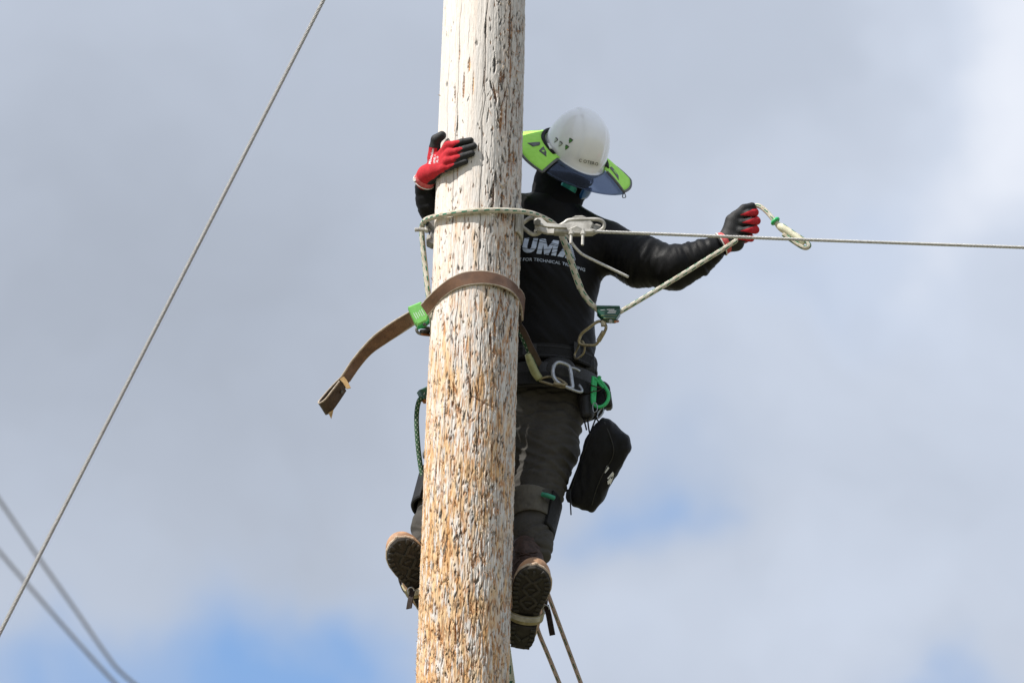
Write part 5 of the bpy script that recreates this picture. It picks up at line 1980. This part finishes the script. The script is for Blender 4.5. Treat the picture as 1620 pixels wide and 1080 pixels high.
# ---- hanging tool bag
bag = thing('tool_bag', 'black zipped tool bag hanging tilted from the hip', 'bag', at(945, 812, .30))
poly = [(953, 661), (965.5, 661), (994, 690), (997, 707), (989, 723), (953, 792), (937, 810.5), (907, 800), (897.5, 786), (919, 723), (926, 692), (943, 670)]
P2 = np.array([[(x - 945) / 500, (738 - y) / 500] for x, y in poly])
F = Field((-.13, -.17, -.08), (.13, .18, .08), .004)
sl, X, Y, Z = F.block(F.lo, F.lo + F.h * F.n, 0)
XX, YY = np.broadcast_arrays(X[:, :, 0], Y[:, :, 0])
dm = np.full(XX.shape, 9.0); ins = np.zeros(XX.shape, bool)
for i in range(len(P2)):
    a_, b_ = P2[i], P2[(i + 1) % len(P2)]
    e = b_ - a_
    t = np.clip(((XX - a_[0]) * e[0] + (YY - a_[1]) * e[1]) / e.dot(e), 0, 1)
    dm = np.minimum(dm, np.hypot(XX - a_[0] - t * e[0], YY - a_[1] - t * e[1]))
    ins ^= ((a_[1] > YY) != (b_[1] > YY)) & (XX < (b_[0] - a_[0]) * (YY - a_[1]) / (b_[1] - a_[1] + 1e-12) + a_[0])
sd2 = np.where(ins, -dm, dm)[:, :, None]
puff = .030 + .018 * np.sqrt(np.clip(-sd2 / .06, 0, 1))
rd = .02
qx, qz = np.maximum(sd2 + rd, 0), np.maximum(np.abs(Z) - puff + rd, 0)
F.F = (np.sqrt(qx ** 2 + qz ** 2) - rd + np.minimum(np.maximum(sd2 + rd, np.abs(Z) - puff + rd), 0)).astype(np.float32)
vs, fs = F.mesh(2)
nv = vnormals(vs, fs)
vs = vs + nv * ((fbm(vs * [16, 9, 12], 120, 3) - .5) * .022 + (np.abs(fbm(vs * [34, 14, 20], 124, 2) - .5) * -2 + .4) * .006)[:, None]
bc = at(945, 738, .30)
bz = nrm(cam2w(-.15, -.1, 1)); bx = nrm(RGT - bz * bz.dot(RGT)); by = np.cross(bz, bx)
BW = lambda P: bc + np.asarray(P)[:, :1] * bx + np.asarray(P)[:, 1:2] * by + np.asarray(P)[:, 2:3] * bz
wv_ = BW(vs)
bb = obj('body', wv_, fs, 'bag', bag)
BAGB = BVHTree.FromPolygons([Vector(v) for v in wv_], [tuple(q) for q in fs.tolist()])


def onbag(x, y, off=.001):
    p = at(x, y, .1)
    h_ = BAGB.ray_cast(Vector(p), Vector(FWD))
    return V(h_[0]) - FWD * off if h_[0] is not None else at(x, y, .26)


tube('zip', [onbag(*p) for p in ((936, 686), (927, 712), (918, 738), (910, 762), (903, 784))], .0030, 'black_webbing', bb, 6, 6)
tube('piping', [onbag(*p) for p in ((957, 668), (966, 690), (972, 712), (968, 730), (955, 752), (944, 780), (938, 802))], .0022, 'black_leather', bb, 6, 6)
ribbon('side_tab', px([(896.5, 774, .27), (895, 786, .268), (898, 794, .268)]), px([(903, 773, .262), (903, 786, .26), (904, 796, .26)]), .003, 'black_webbing', bag, n=3)
tube('zip_cord', px([(902, 778, .255), (902.4, 795, .252), (903.4, 814, .252)]), .0022, 'black_webbing', bag, 6, 4)
for P in ([(956.7, 746.7), (962, 737.8), (965.5, 742), (959, 750.5)], [(962, 759), (971, 748), (973.2, 751), (970.5, 761), (967.8, 769), (963.3, 768), (962.6, 763.5), (967, 758.5), (969.2, 752.5), (964.5, 759.5)]):
    v_, f_ = prism_data([onbag(x, y, .0015) for x, y in P], .0006, .0001)
    obj('bag_lettering', v_, f_, 'print_white', bb, False)
for pts in ([(948, 668, .29), (943, 660, .275), (944, 650, .26)], [(930, 705, .275), (934, 685, .27), (940, 668, .268), (945, 655, .265)], [(934, 690, .28), (931, 675, .28), (930, 660, .285), (932, 650, .29)],
            [(928, 680, .27), (926, 672, .27), (924, 664, .275)]):
    tube('hanging_cord', px(pts), .0026, 'black_webbing', bag, 6, 5)

# ---- gear seen left of the pole
lg = thing('green_lanyard', 'dark green rope with adjuster hanging left of the pole', 'lanyard', at(667, 745, .20))
prism('adjuster', px([(661, 619, .16), (690, 606, .18), (694, 622, .18), (685, 634, .18), (668, 633, .16)]), .014, 'green_metal', lg, .003)
box('engraved_line', at(671, 622.5, .142), cam2w(.0016, .004, 0), V((0, .0005, 0)), cam2w(.0006, -.0003, 0), 'print_white', lg)
prism('adjuster_wear', px([(668, 632, .158), (686, 633, .175), (684, 637, .175), (672, 637, .16)]), .008, 'copper', lg, .001)
tube('rope', px([(668, 628, .16), (663, 634, .16), (659.8, 648, .165), (659, 668, .17), (660.5, 695, .18), (663, 720, .19), (667.5, 748, .20), (676, 772, .21), (690, 800, .25)]), .0078, 'rope_green', lg, 12, 7)
ribbon('belt_tail', px([(690, 610, .18), (730, 600, .26), (776, 592, .33)]), px([(692, 622, .18), (731, 614, .26), (776, 606, .33)]), .004, 'black_webbing', lg, n=5)
tube('clip', px([(673, 711, .15), (670.5, 716, .15), (671, 723, .15), (676, 726, .155)]), .004, 'iron', lg, 8, 4)

# ---- ropes and webbing trailing below
for k, (pts, lab) in enumerate([([(846, 968, .30), (851, 996, .26), (868, 1038, .24), (887, 1085, .22), (960, 1265, .1), (1100, 1600, -.2), (1250, 1950, -.6)], 'striped tan rope trailing down nearest the pole, below the boot'),
                                ([(862, 925, .32), (872, 953, .28), (893, 1010, .27), (919, 1080, .25), (990, 1270, .1), (1130, 1610, -.2), (1290, 1970, -.6)], 'striped tan rope trailing down at the right, below the boot')]):
    o = tube('trailing_rope', px(pts), .0068, 'rope_tan', None, 12, 8)
    tag(o, lab, 'rope', 'ropes trailing below the boots')
wb = ribbon('webbing_sling', px([(801, 985, .16), (802, 1035, .15), (803, 1090, .15), (806, 1200, .15), (800, 1330, .15)]), px([(802, 985, .10), (808, 1030, .085), (816, 1090, .08), (828, 1200, .08), (826, 1330, .08)]), .003, 'webbing_zig', None, n=6)
tag(wb, 'pale green webbing with dark zigzag hanging beside the pole below the boots', 'webbing')
